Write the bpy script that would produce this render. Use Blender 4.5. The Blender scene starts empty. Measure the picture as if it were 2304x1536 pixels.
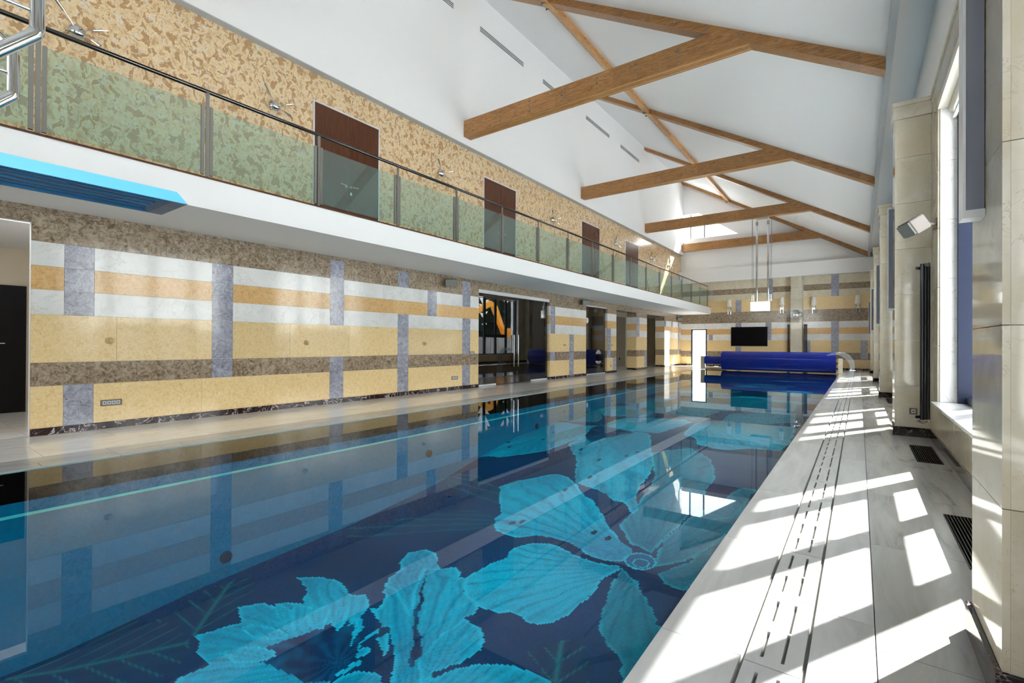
import bpy, bmesh, math, random
import numpy as np
from mathutils import Vector, Matrix
random.seed(7); np.random.seed(7)
# tunables
EXPOSURE = 1.15
SKY = 4.0
SUN = 22.0
WATER_TINT = (0.42, 0.91, 0.98)
NAVY = (14, 60, 104)
CYAN_HI = (8, 196, 220); CYAN_LO = (2, 92, 140); CYAN_RIM = (30, 226, 244)
TEAL_HI = (14, 150, 172); TEAL_LO = (6, 82, 118)
LEAF_HI = (18, 96, 132); LEAF_LO = (12, 50, 90)
DARK_HI = (10, 98, 140); DARK_LO = (4, 46, 90)
VEIN = (40, 150, 146); VEIN2 = (20, 122, 140)
C = bpy.context.scene.collection
S = bpy.context.scene
PI = math.pi
# ------------------------------------------------------------------ camera
cam = bpy.data.cameras.new('camera'); cam.sensor_width = 36; cam.lens = 16.885; cam.clip_start = 0.02; cam.clip_end = 500
cam_o = bpy.data.objects.new('camera', cam); C.objects.link(cam_o)
R = Matrix(((0.81031418, -0.00176383, 0.58599302), (0.5859718, -0.00658748, -0.81030466), (0.00528945, 0.99997675, -0.00430438)))
cam_o.matrix_world = Matrix.Translation((0, 0, 1.2)) @ R.to_4x4()
S.camera = cam_o
# ------------------------------------------------------------------ sky, sun, exposure
S.view_settings.view_transform = 'Standard'; S.view_settings.look = 'None'
S.view_settings.gamma = 1; S.view_settings.use_curve_mapping = False
S.view_settings.exposure = EXPOSURE
W = bpy.data.worlds.new('sky'); S.world = W; W.use_nodes = True
wn = W.node_tree.nodes; wl = W.node_tree.links
bg = wn['Background']; bg.inputs['Strength'].default_value = SKY
tc = wn.new('ShaderNodeTexCoord'); sp = wn.new('ShaderNodeSeparateXYZ'); cr = wn.new('ShaderNodeValToRGB')
wl.new(tc.outputs['Generated'], sp.inputs[0]); wl.new(sp.outputs['Z'], cr.inputs[0]); wl.new(cr.outputs[0], bg.inputs['Color'])
cr.color_ramp.elements[0].position = 0.0; cr.color_ramp.elements[0].color = (1, 0.99, 0.97, 1)
cr.color_ramp.elements[1].position = 0.7; cr.color_ramp.elements[1].color = (0.9, 0.945, 1, 1)
sun = bpy.data.lights.new('sun', 'SUN'); sun.energy = SUN; sun.angle = math.radians(0.6); sun.color = (1, 0.97, 0.92)
sun_o = bpy.data.objects.new('sun', sun); C.objects.link(sun_o)
sun_o.rotation_euler = Vector((-0.566, -1.02, -1)).to_track_quat('-Z', 'Y').to_euler(); sun_o.location = (10, 30, 20)
S.cycles.use_denoising = True
S.cycles.max_bounces = 12; S.cycles.diffuse_bounces = 6; S.cycles.glossy_bounces = 4; S.cycles.transparent_max_bounces = 16
S.cycles.transmission_bounces = 6; S.cycles.sample_clamp_indirect = 6; S.cycles.caustics_reflective = False; S.cycles.caustics_refractive = False
# ------------------------------------------------------------------ materials
def lin(c):
    return tuple((v / 255 / 12.92) if v / 255 <= 0.04045 else ((v / 255 + 0.055) / 1.055) ** 2.4 for v in c)
def new_mat(name):
    m = bpy.data.materials.new(name); m.use_nodes = True
    return m, m.node_tree.nodes, m.node_tree.links, m.node_tree.nodes['Principled BSDF']
def plain(name, col, rough=0.5, metal=0.0, spec=0.5, coat=0):
    m, n, l, p = new_mat(name)
    p.inputs['Base Color'].default_value = (*lin(col), 1); p.inputs['Roughness'].default_value = rough
    p.inputs['Metallic'].default_value = metal; p.inputs['Specular IOR Level'].default_value = spec; p.inputs['Coat Weight'].default_value = coat
    return m
def coords(n, l, scale=(1, 1, 1), rot=(0, 0, 0)):
    t = n.new('ShaderNodeTexCoord'); mp = n.new('ShaderNodeMapping'); l.new(t.outputs['Object'], mp.inputs[0])
    mp.inputs['Scale'].default_value = scale; mp.inputs['Rotation'].default_value = rot
    return mp.outputs[0]
def noise(n, l, vec, scale, detail=4, rough=0.55, dist=0):
    t = n.new('ShaderNodeTexNoise'); l.new(vec, t.inputs['Vector']); t.inputs['Scale'].default_value = scale
    t.inputs['Detail'].default_value = detail; t.inputs['Roughness'].default_value = rough; t.inputs['Distortion'].default_value = dist
    return t.outputs['Fac']
def ramp(n, l, fac, stops):
    r = n.new('ShaderNodeValToRGB'); l.new(fac, r.inputs[0]); e = r.color_ramp.elements
    while len(e) < len(stops): e.new(0.5)
    for i, (p, c) in enumerate(stops):
        e[i].position = p; e[i].color = (*lin(c), 1)
    return r.outputs[0]
def grey(n, l, fac, a, b, lo=0.0, hi=1.0):
    r = n.new('ShaderNodeMapRange'); l.new(fac, r.inputs[0]); r.inputs[1].default_value = a; r.inputs[2].default_value = b
    r.inputs[3].default_value = lo; r.inputs[4].default_value = hi
    return r.outputs[0]
def mix(n, l, fac, a, b, mode='MIX'):
    m = n.new('ShaderNodeMix'); m.data_type = 'RGBA'; m.blend_type = mode
    if isinstance(fac, float): m.inputs[0].default_value = fac
    else: l.new(fac, m.inputs[0])
    for v, s in ((a, 6), (b, 7)):
        if isinstance(v, tuple): m.inputs[s].default_value = (*lin(v), 1)
        else: l.new(v, m.inputs[s])
    return m.outputs[2]
def veins(n, l, vec, scale, width, dist=1.5):
    """thin crooked lines: where a distorted noise crosses one half"""
    f = noise(n, l, vec, scale, 5, 0.6, dist)
    s = n.new('ShaderNodeMath'); s.operation = 'SUBTRACT'; l.new(f, s.inputs[0]); s.inputs[1].default_value = 0.5
    a = n.new('ShaderNodeMath'); a.operation = 'ABSOLUTE'; l.new(s.outputs[0], a.inputs[0])
    return grey(n, l, a.outputs[0], 0.0, width, 1.0, 0.0)
def vary(n, l, col, amt=0.12):
    """each slab a little lighter or darker, its own piece of stone"""
    oi = n.new('ShaderNodeObjectInfo')
    v = grey(n, l, oi.outputs['Random'], 0, 1, 1 - amt, 1 + amt * 0.4)
    h = n.new('ShaderNodeHueSaturation'); l.new(v, h.inputs['Value']); l.new(col, h.inputs['Color'])
    return h.outputs[0]
def stone(name, stops, scale, vein=None, rough=0.09, detail=6, var=0.1, squash=(1, 1, 1), dist=0.6, bump=0, spec=0.5, coarse=None, rot=(0, 0, 0)):
    m, n, l, p = new_mat(name); v = coords(n, l, squash, rot)
    oi = n.new('ShaderNodeObjectInfo'); off = n.new('ShaderNodeVectorMath'); off.operation = 'ADD'
    sc = n.new('ShaderNodeVectorMath'); sc.operation = 'SCALE'; l.new(oi.outputs['Random'], sc.inputs[0]); sc.inputs['Scale'].default_value = 37.0 if var else 0
    l.new(v, off.inputs[0]); l.new(sc.outputs[0], off.inputs[1]); v = off.outputs[0]
    c = ramp(n, l, noise(n, l, v, scale, detail, 0.65, dist), stops)
    if coarse: c = mix(n, l, grey(n, l, noise(n, l, v, coarse[0], 3, .5, .5), 0.4, 0.65), c, coarse[1])
    if vein:
        for (vs, vw, vc) in vein: c = mix(n, l, veins(n, l, v, vs, vw), c, vc)
    if var: c = vary(n, l, c, var)
    l.new(c, p.inputs['Base Color']); p.inputs['Roughness'].default_value = rough; p.inputs['Specular IOR Level'].default_value = spec
    return m
M = {}
M['plaster'] = plain('white_plaster', (232, 232, 232), 0.6, spec=0.2)
M['plaster_warm'] = plain('corridor_plaster', (206, 194, 172), 0.6, spec=0.2)
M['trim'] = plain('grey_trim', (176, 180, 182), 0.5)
M['yellow'] = stone('yellow_limestone', [(0.3, (218, 184, 124)), (0.48, (236, 208, 156)), (0.7, (242, 220, 176))], 22, [(13, 0.012, (206, 172, 118))], dist=1.2)
M['orange'] = stone('orange_limestone', [(0.3, (208, 158, 98)), (0.5, (230, 188, 130)), (0.7, (238, 206, 154))], 20, [(13, 0.012, (198, 150, 96))], dist=1.2, var=0.12)
M['white_stone'] = stone('white_marble', [(0.3, (222, 222, 220)), (0.6, (236, 236, 235))], 2.5, [(1.5, 0.012, (214, 212, 208))], var=0.04)
M['brown'] = stone('brown_marble', [(0.36, (104, 88, 70)), (0.48, (142, 124, 104)), (0.62, (176, 160, 140))], 13, [(8, 0.018, (182, 168, 150))], dist=1.2, var=0.1)
M['lilac'] = stone('lilac_marble', [(0.3, (122, 124, 142)), (0.5, (158, 160, 176)), (0.7, (188, 190, 204))], 7, [(5, 0.014, (112, 94, 108)), (8, 0.012, (206, 210, 222))], dist=1.6, var=0.1)
M['dark_stone'] = stone('dark_red_marble', [(0.35, (26, 14, 16)), (0.6, (52, 26, 30)), (0.75, (26, 32, 28))], 4, [(3.0, 0.016, (208, 200, 204))], dist=2.5, var=0.05)
M['black_stone'] = stone('black_marble', [(0.35, (12, 10, 12)), (0.7, (34, 22, 24))], 4, [(3.0, 0.01, (150, 130, 130))], dist=2.5, var=0.05)
M['beige'] = stone('beige_limestone', [(0.3, (196, 188, 170)), (0.5, (210, 203, 187)), (0.72, (218, 212, 199))], 4.2, [(3.2, 0.006, (190, 178, 156))], dist=1.0, var=0.07, rough=0.05, coarse=(1.6, (200, 190, 168)))
M['cream'] = stone('cream_limestone', [(0.3, (206, 196, 170)), (0.6, (222, 214, 192))], 3, [(2, 0.008, (196, 182, 152))], var=0.05)
M['floor_stone'] = stone('grey_veined_floor_marble', [(0.28, (104, 103, 101)), (0.42, (152, 151, 149)), (0.7, (172, 171, 169))], 5.0, None, rough=0.2, var=0.04, squash=(1.2, 0.16, 1), dist=0.7, rot=(0, 0, 0.6))
M['deck_stone'] = stone('beige_veined_deck_marble', [(0.25, (200, 193, 184)), (0.42, (222, 219, 214)), (0.7, (232, 230, 227))], 4.0, [(2.6, 0.012, (206, 196, 182))], rough=0.14, var=0.04, squash=(1.2, 0.2, 1), dist=0.8, rot=(0, 0, 0.7))
M['pale_stone'] = stone('pale_coping_marble', [(0.3, (158, 158, 158)), (0.7, (184, 184, 183))], 4.0, None, rough=0.2, var=0.03, squash=(1.2, 0.16, 1), dist=0.7, rot=(0, 0, 0.6))
def ochre():
    m, n, l, p = new_mat('ochre_patchy_marble'); v = coords(n, l, (1, 1.25, 1), (0.5, 0, 0))
    c = ramp(n, l, noise(n, l, v, 7.0, 8, 0.62, 0.35), [(0.36, (188, 154, 114)), (0.45, (216, 190, 150)), (0.58, (226, 204, 168)), (0.68, (220, 210, 196))])
    c = mix(n, l, grey(n, l, noise(n, l, v, 7.0, 5, 0.58, 0.6), 0.535, 0.55, 0, 0.9), c, (172, 134, 90))
    c = mix(n, l, grey(n, l, noise(n, l, v, 9, 7, .7, 0.8), 0.57, 0.60, 0, 0.75), c, (216, 206, 196))
    c = mix(n, l, veins(n, l, v, 3.2, 0.006, 1.2), c, (150, 110, 84))
    l.new(c, p.inputs['Base Color']); p.inputs['Roughness'].default_value = 0.14
    return m
M['ochre'] = ochre()
def wood(name, axis, cols):
    m, n, l, p = new_mat(name); v = coords(n, l)
    sep = n.new('ShaderNodeSeparateXYZ'); l.new(v, sep.inputs[0])
    q = n.new('ShaderNodeMath'); q.operation = 'MULTIPLY'; l.new(sep.outputs[axis], q.inputs[0]); q.inputs[1].default_value = 0.72
    fl = n.new('ShaderNodeMath'); fl.operation = 'FLOOR'; l.new(q.outputs[0], fl.inputs[0])
    wv = n.new('ShaderNodeTexWhiteNoise'); wv.noise_dimensions = '1D'; l.new(fl.outputs[0], wv.inputs['W'])
    sc = [9, 9, 9]; sc[axis] = 1.1
    mp = n.new('ShaderNodeMapping'); l.new(v, mp.inputs[0]); mp.inputs['Scale'].default_value = sc
    g = noise(n, l, mp.outputs[0], 2.2, 6, 0.65, 2.2)
    c = ramp(n, l, g, [(0.3, cols[0]), (0.5, cols[1]), (0.7, cols[2])])
    h = n.new('ShaderNodeHueSaturation'); l.new(c, h.inputs['Color']); l.new(grey(n, l, wv.outputs['Value'], 0, 1, 0.72, 1.25), h.inputs['Value'])
    l.new(h.outputs[0], p.inputs['Base Color']); p.inputs['Roughness'].default_value = 0.38
    return m
M['wood'] = wood('glued_larch_across', 0, [(118, 76, 36), (164, 116, 66), (190, 144, 92)])
M['wood_y'] = wood('glued_larch_along', 1, [(140, 92, 42), (190, 138, 78), (214, 168, 106)])
M['wood_pale'] = plain('pale_pine', (206, 164, 104), 0.45)
M['veneer'] = stone('wenge_veneer', [(0.3, (66, 34, 20)), (0.7, (98, 56, 34))], 6, rough=0.25, squash=(1, 8, 0.5), var=0.05)
M['chrome'] = plain('chrome', (222, 224, 226), 0.06, 1.0)
M['steel'] = plain('brushed_steel', (168, 166, 160), 0.22, 1.0)
M['dark_steel'] = plain('dark_handrail_steel', (92, 88, 84), 0.14, 1.0)
M['bolt'] = plain('zinc_bolt', (120, 124, 128), 0.35, 0.9)
M['plate'] = plain('grey_steel_plate', (108, 112, 116), 0.5, 0.3)
M['alu'] = plain('white_aluminium', (214, 216, 220), 0.35, 0.2)
M['black_glass'] = plain('black_door_glass', (12, 11, 10), 0.015, 0, 0.8)
M['screen'] = plain('black_screen', (3, 3, 4), 0.25, spec=0.1)
M['black_metal'] = plain('black_radiator_enamel', (14, 16, 24), 0.12, 0, 0.6)
M['frame_blue'] = plain('anthracite_blue_window_frame', (28, 36, 58), 0.45, spec=0.25)
M['grille'] = plain('dark_grille', (38, 38, 36), 0.4)
M['pit'] = plain('dark_void', (12, 12, 12), 0.9, spec=0)
M['rubber'] = plain('light_grey_plastic', (122, 115, 111), 0.7, spec=0.2)
M['speaker_grey'] = plain('grey_speaker_grille', (120, 122, 118), 0.6)
M['taupe'] = plain('taupe_speaker_shell', (126, 116, 102), 0.5)
M['socket'] = plain('taupe_socket_frame', (112, 98, 82), 0.4)
M['socket_white'] = plain('pale_socket_insert', (196, 204, 214), 0.4)
M['door_dark'] = plain('dark_door_leaf', (9, 6, 5), 0.35, spec=0.12)
M['shade'] = plain('white_lampshade', (236, 234, 228), 0.7)
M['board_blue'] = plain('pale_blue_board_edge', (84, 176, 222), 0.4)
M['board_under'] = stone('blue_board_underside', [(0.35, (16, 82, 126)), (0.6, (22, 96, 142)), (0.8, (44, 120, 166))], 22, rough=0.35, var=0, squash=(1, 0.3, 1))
M['slat_blue'] = plain('cobalt_cover_slat', (22, 44, 158), 0.13, 0, 0.7)
M['blind'] = plain('cream_blind', (226, 218, 202), 0.6)
M['panel_glass'] = plain('grey_violet_panel_glass', (126, 130, 146), 0.12)
M['snow'] = plain('snow', (240, 242, 246), 0.8)
M['fence'] = plain('grey_fence_board', (110, 112, 112), 0.7)
M['needles'] = stone('dark_conifer_needles', [(0.3, (14, 26, 18)), (0.7, (38, 56, 40))], 3, rough=0.8, var=0.1, spec=0.1)
M['digger_yellow'] = plain('digger_yellow', (226, 156, 30), 0.4)
M['bark'] = plain('dark_bark', (52, 44, 38), 0.9)
M['facade'] = plain('pale_house_facade', (226, 220, 210), 0.8)
M['grout'] = plain('grey_grout', (128, 126, 122), 0.8)
M['brass'] = plain('stone_coloured_hook', (198, 170, 118), 0.3)
def glass(name, tint, refl=1.5, gloss_rough=0.0, solid=0.0, body=(200, 220, 210)):
    m, n, l, p = new_mat(name); n.remove(p); out = n['Material Output']
    t = n.new('ShaderNodeBsdfTransparent'); t.inputs[0].default_value = (*tint, 1)
    g = n.new('ShaderNodeBsdfGlossy'); g.inputs['Roughness'].default_value = gloss_rough
    f = n.new('ShaderNodeFresnel'); ge = n.new('ShaderNodeNewGeometry')
    l.new(grey(n, l, ge.outputs['Backfacing'], 0, 1, refl, 1 / refl), f.inputs['IOR'])   # a thin sheet reflects alike from both faces
    src = t.outputs[0]
    if solid:
        d = n.new('ShaderNodeBsdfDiffuse'); d.inputs[0].default_value = (*lin(body), 1)
        ms = n.new('ShaderNodeMixShader'); ms.inputs[0].default_value = solid; l.new(t.outputs[0], ms.inputs[1]); l.new(d.outputs[0], ms.inputs[2]); src = ms.outputs[0]
    mx = n.new('ShaderNodeMixShader'); l.new(f.outputs[0], mx.inputs[0]); l.new(src, mx.inputs[1]); l.new(g.outputs[0], mx.inputs[2])
    l.new(mx.outputs[0], out.inputs['Surface'])
    return m
M['glass'] = glass('clear_window_glass', (0.96, 0.98, 0.97))
M['rail_glass'] = glass('green_tinted_balustrade_glass', (0.84, 0.93, 0.90), 1.45, solid=0.08, body=(168, 206, 204))
M['water'] = glass('clear_pool_water', WATER_TINT, 1.31)
M['acrylic'] = glass('clear_acrylic', (0.9, 0.93, 0.95), 1.6, 0.02, solid=0.12, body=(230, 235, 240))
def mosaic():
    m, n, l, p = new_mat('glass_mosaic'); a = n.new('ShaderNodeAttribute'); a.attribute_name = 'tile_colour'; a.attribute_type = 'GEOMETRY'
    l.new(a.outputs['Color'], p.inputs['Base Color']); p.inputs['Roughness'].default_value = 0.5; p.inputs['Specular IOR Level'].default_value = 0.1
    return m
M['mosaic'] = mosaic()
M['pool_wall'] = stone('teal_blue_pool_liner', [(0.3, (0, 106, 140)), (0.7, (4, 118, 152))], 18, rough=0.6, var=0, spec=0.1)
M['pool_lip'] = plain('pale_pool_lip', (150, 220, 214), 0.6)
# ------------------------------------------------------------------ helpers
def box(bm, x0, x1, y0, y1, z0, z1):
    vs = [bm.verts.new((x, y, z)) for x in (x0, x1) for y in (y0, y1) for z in (z0, z1)]
    for f in ((0, 1, 3, 2), (4, 6, 7, 5), (0, 4, 5, 1), (2, 3, 7, 6), (0, 2, 6, 4), (1, 5, 7, 3)): bm.faces.new([vs[i] for i in f])
def BX(*b):
    bm = bmesh.new()
    for t in (b if isinstance(b[0], (tuple, list)) else (b,)): box(bm, *t)
    return bm
def prism(bm, pts, axis, a, b):
    """polygon pts in the other two axes, extruded from a to b along axis"""
    def P(u, v, w):
        return (w, u, v) if axis == 0 else (u, w, v) if axis == 1 else (u, v, w)
    A = [bm.verts.new(P(u, v, a)) for u, v in pts]; B = [bm.verts.new(P(u, v, b)) for u, v in pts]
    n = len(pts)
    f1 = bm.faces.new(A); f2 = bm.faces.new(B[::-1])
    for i in range(n): bm.faces.new((A[i], B[i], B[(i + 1) % n], A[(i + 1) % n]))
    return bm
def tube(bm, pts, r, seg=12, caps=True, radii=None, flat=1.0, flat_axis=None):
    pts = [Vector(p) for p in pts]; rings = []
    t0 = (pts[1] - pts[0]).normalized(); up = Vector((0, 0, 1)) if abs(t0.z) < 0.9 else Vector((0, 1, 0))
    nrm = t0.cross(up).normalized()
    for i, p in enumerate(pts):
        t = (pts[min(i + 1, len(pts) - 1)] - pts[max(i - 1, 0)]).normalized()
        nrm = (nrm - t * nrm.dot(t)).normalized(); bn = t.cross(nrm)
        rr = radii[i] if radii else r
        rings.append([bm.verts.new(p + (nrm * math.cos(2 * PI * k / seg) * flat + bn * math.sin(2 * PI * k / seg)) * rr) for k in range(seg)])
    for a, b in zip(rings, rings[1:]):
        for k in range(seg): bm.faces.new((a[k], a[(k + 1) % seg], b[(k + 1) % seg], b[k]))
    if caps: bm.faces.new(rings[0][::-1]); bm.faces.new(rings[-1])
    return bm
def TB(pts, r, **k): return tube(bmesh.new(), pts, r, **k)
def lathe(bm, prof, seg=24, centre=(0, 0, 0), axis=2):
    rings = []
    for r, h in prof:
        ring = []
        for k in range(seg):
            a = 2 * PI * k / seg; p = [r * math.cos(a), r * math.sin(a), h]
            if axis == 1: p = [p[0], p[2], p[1]]
            if axis == 0: p = [p[2], p[0], p[1]]
            ring.append(bm.verts.new(Vector(p) + Vector(centre)))
        rings.append(ring)
    for a, b in zip(rings, rings[1:]):
        for k in range(seg): bm.faces.new((a[k], a[(k + 1) % seg], b[(k + 1) % seg], b[k]))
    bm.faces.new(rings[0][::-1]); bm.faces.new(rings[-1])
    return bm
def mesh_of(bm, name, smooth=False):
    bmesh.ops.recalc_face_normals(bm, faces=bm.faces[:])
    me = bpy.data.meshes.new(name); bm.to_mesh(me); bm.free()
    if smooth:
        me.polygons.foreach_set('use_smooth', [True] * len(me.polygons))
        me.set_sharp_from_angle(angle=math.radians(40))
    return me
def obj(name, bm, mat, parent=None, smooth=False, label=None, kind=None, loc=None):
    """bm may be a bmesh or a shared mesh; coordinates are in the parent's space"""
    me = bm if isinstance(bm, bpy.types.Mesh) else mesh_of(bm, name, smooth)
    if not me.materials: me.materials.append(M[mat])
    o = bpy.data.objects.new(name, me); C.objects.link(o)
    if parent: o.parent = parent
    if loc: o.location = loc
    if label: o['label'] = label
    if kind: o['kind'] = kind
    return o
def thing(name, label, cat, loc=(0, 0, 0), rz=0, group=None):
    o = bpy.data.objects.new(name, None); C.objects.link(o); o.empty_display_size = 0.1
    o.location = loc; o.rotation_euler = (0, 0, rz); o['label'] = label; o['category'] = cat
    if group: o['group'] = group
    return o
def tag(o, label, cat, group=None):
    o['label'] = label; o['category'] = cat
    if group: o['group'] = group
    return o
def struct(name, bm, mat, label, smooth=False):
    o = obj(name, bm, mat, None, smooth); o['kind'] = 'structure'; o['label'] = label
    return o
def dup(root, loc, label=None, rz=None, group=None):
    r = root.copy(); C.objects.link(r); r.location = loc
    if rz is not None: r.rotation_euler = (0, 0, rz)
    if label: r['label'] = label
    if group: r['group'] = group
    for ch in list(root.children):
        c = ch.copy(); C.objects.link(c); c.parent = r
        for g in ch.children:
            d = g.copy(); C.objects.link(d); d.parent = c
    return r
# ------------------------------------------------------------------ main measures (metres; x across, y along the pool, camera over the origin)
XL = -8.432      # face of the left wall
XU = -8.285      # face of the white wall above it
XB = -6.778      # balcony edge
XPL, XPR = -6.33, -0.68   # pool edges
XR = 0.385       # pool side of the window piers
XW = 0.76        # window wall between the piers
YF = 28.44       # far wall
YN = -4.6        # wall behind the camera
ZS = 2.92        # balcony soffit
def roof(x): return 5.62 + 0.576 * (0.32 - x)      # underside of the white ceiling
def rafter_under(x): return 5.42 + 0.583 * (0.32 - x)
Z = [0.0, 0.09, 0.625, 0.924, 1.543, 1.857, 2.16, 2.468, 2.835, ZS]
# ------------------------------------------------------------------ striped marble cladding
def cut(iv, holes):
    out = [iv]
    for a, b in holes:
        nxt = []
        for c, d in out:
            if b <= c or a >= d: nxt.append((c, d)); continue
            if a > c: nxt.append((c, a))
            if b < d: nxt.append((b, d))
        out = nxt
    return out
def clad(parent, bands, stripes, openings, lo, hi, put, pitch=1.3, stripe_mat='lilac', base=None):
    """bands [(z0,z1,mat)], stripes [(u0,u1,z0,z1)], openings [(u0,u1,z1)]; put(u0,u1,z0,z1) -> a box for bmesh"""
    g = 0.0014
    for k, (z0, z1, mt) in enumerate(bands):
        holes = [(a, b) for a, b, zt in openings if zt > z0 + 0.01]
        if mt != 'base': holes += [(a, b) for a, b, s0, s1 in stripes if s0 < z1 - 0.01 and s1 > z0 + 0.01]
        for a, b, zt in openings:
            if z0 + 0.01 < zt < z1 - 0.02:
                for a2, b2 in cut((max(a, lo), min(b, hi)), [(c, d) for c, d, s0, s1 in stripes if s0 < z1 - 0.01 and s1 > z0 + 0.01]): obj('marble_slab', BX(put(a2 + g, b2 - g, zt, z1 - g, 0)), mt, parent)
        for a, b in cut((lo, hi), holes):
            n = max(1, round((b - a) / (pitch if mt != 'base' else 1.6))); w = (b - a) / n
            offs = [a + i * w for i in range(n + 1)]
            for i in range(1, n): offs[i] += 0.18 * math.sin(5.1 * i + 2 * k) * min(1, w)
            for i in range(n):
                pr = 0.018 if mt == 'base' else 0.0
                obj('marble_slab' if mt != 'base' else 'baseboard_slab', BX(put(offs[i] + g, offs[i + 1] - g, z0 + (g if z0 > 0 else 0), z1 - g, pr)), base if mt == 'base' else mt, parent)
    for a, b, s0, s1 in stripes:
        segs = cut((a, b), [(c, d) for c, d, zt in openings if zt > s0 + 0.01])
        n = max(1, round((s1 - s0) / 0.31)); h = (s1 - s0) / n
        for c, d in segs:
            for i in range(n): obj('marble_slab', BX(put(c + g, d - g, s0 + i * h + g, s0 + (i + 1) * h - g, 0)), stripe_mat, parent)
bandsL = [(0, Z[1], 'base'), (Z[1], Z[2], 'yellow'), (Z[2], Z[3], 'brown'), (Z[3], Z[4], 'yellow'), (Z[4], Z[5], 'white_stone'), (Z[5], Z[6], 'orange'),
          (Z[6], Z[7], 'white_stone'), (Z[7], Z[8], 'brown'), (Z[8], ZS, 'brown')]
opsL = [(-2.2, 1.343, 2.70), (10.10, 13.83, 2.69), (16.48, 18.38, 2.69), (19.29, 21.6, 2.69), (22.94, 25.55, 2.69)]
stL = [(1.655, 1.96, Z[4], Z[7]), (1.655, 1.96, Z[1], Z[2]), (3.43, 3.745, Z[2], Z[7]), (5.55, 5.86, Z[4], Z[8]), (5.55, 5.86, Z[1], Z[3]),
       (7.26, 7.58, Z[7], Z[8]), (7.26, 7.58, Z[1], Z[5]), (8.18, 8.49, Z[5], Z[7]), (9.44, 9.75, Z[6], Z[8]), (9.44, 9.75, Z[3], Z[5]), (9.44, 9.75, Z[1], Z[2]),
       (13.86, 14.17, Z[4], Z[7]), (13.86, 14.17, Z[2], Z[3]), (15.17, 15.5, Z[1], Z[4]), (18.38, 18.72, Z[2], Z[5]), (18.95, 19.29, Z[1], Z[2]),
       (21.6, 21.93, Z[4], Z[7]), (22.6, 22.94, Z[1], Z[3]), (25.55, 25.8, Z[6], Z[7]), (26.7, 26.95, Z[6], Z[7]), (27.9, 28.15, Z[2], Z[7])]
b = []
prev = YN
for a, c, zt in opsL:
    th = 0.1 if a < 11 else 0.5
    b.append((XL - th, XL - 0.02, prev, a, 0, ZS)); b.append((XL - th, XL - 0.02, a, c, zt, ZS)); prev = c
b.append((XL - 0.5, XL - 0.02, prev, YF, 0, ZS))
wl_ = struct('wall_left', BX(*b), 'plaster', 'long left wall clad in yellow, white, brown and lilac striped marble under the balcony')
clad(wl_, bandsL, stL, opsL, YN, YF, lambda a, b, c, d, p: (XL - 0.02, XL + p, a, b, c, d), 1.35, base='dark_stone')
# cheeks of the openings, the ones that face the camera side
for yj, dep in ((13.83, 0.2), (18.38, 0.2), (21.6, 0.48), (25.55, 0.48)):
    for z0, z1, mt in bandsL[:-1]:
        z1 = min(z1, 2.69)
        obj('cheek_slab' if mt != 'base' else 'baseboard_slab', BX((XL - dep, XL - 0.021, yj - (0.034 if mt == 'base' else 0.018), yj - 0.001, z0 + 0.002, z1 - 0.002)), 'dark_stone' if mt == 'base' else mt, wl_)
for a, c, zt in opsL[1:]:
    obj('lintel_slab', BX((XL - 0.48, XL - 0.021, a + 0.001, c - 0.02, zt - 0.018, zt - 0.001)), 'brown', wl_)
# ------------------------------------------------------------------ upper left wall, white wall and ceiling
struct('wall_upper_left', BX((XL - 0.3, XL, YN, YF, 3.31, 6.353)), 'ochre', 'ochre patchy marble wall behind the balcony')
uw = struct('wall_high_left', BX((XL - 0.3, XU, YN, YF, 6.356, 7.06), (XL - 0.3, -8.335, YN, YF, 7.06, 10.75)), 'plaster', 'tall white wall above the ochre wall with slot vents')
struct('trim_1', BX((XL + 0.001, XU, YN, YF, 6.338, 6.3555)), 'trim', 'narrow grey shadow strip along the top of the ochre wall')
bm = bmesh.new(); prism(bm, [(-8.7, roof(-8.7)), (0.32, 5.62), (0.32, 5.9), (-8.7, roof(-8.7) + 0.28)], 1, YN, YF + 0.3); box(bm, 0.32, 1.5, YN, YF + 0.3, 5.62, 5.9)
struct('ceiling', bm, 'plaster', 'white sloping ceiling over the pool hall')
struct('trim_2', BX((0.318, 0.394, YN, YF, 5.40, 5.621)), 'trim', 'grey trim along the low edge of the ceiling above the window piers')
# ------------------------------------------------------------------ far wall
bandsF = [(0, 0.09, 'base'), (0.09, 0.5, 'yellow'), (0.5, 0.84, 'brown'), (0.84, 1.45, 'yellow'), (1.45, 1.76, 'white_stone'), (1.76, 2.07, 'orange'), (2.07, 2.385, 'white_stone'),
          (2.385, 2.99, 'brown'), (2.99, 3.63, 'yellow'), (3.63, 3.955, 'cream'), (3.955, 4.25, 'brown'), (4.25, 4.69, 'cream')]
stF = [(-6.88, -6.66, 1.45, 1.76), (-6.88, -6.66, 3.955, 4.25), (-5.49, -5.20, 2.99, 3.63), (-5.49, -5.2, 2.07, 2.385), (-5.49, -5.2, 0.09, 1.45), (-4.03, -3.74, 1.45, 2.385),
       (-3.95, -3.68, 3.63, 4.69), (-1.13, -0.81, 3.63, 4.69), (-1.13, -0.81, 0.84, 2.385), (-2.27, -1.99, 0.84, 1.45), (0.05, 0.33, 0.5, 1.45)]
wf = struct('wall_far', BX((XL - 0.5, -7.84, YF + 0.02, YF + 0.32, 0, 5.38), (-7.84, -6.98, YF + 0.02, YF + 0.32, 2.075, 5.38), (-6.98, 1.35, YF + 0.02, YF + 0.32, 0, 5.38)), 'plaster',
            'far end wall clad in the same striped marble with the screen and the clock')
clad(wf, bandsF, stF, [(-7.84, -6.98, 2.075), (-2.86, -2.31, 9)], XL, XW, lambda a, b, c, d, p: (a, b, YF - p, YF + 0.02, c, d), 1.45, base='dark_stone')
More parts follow.
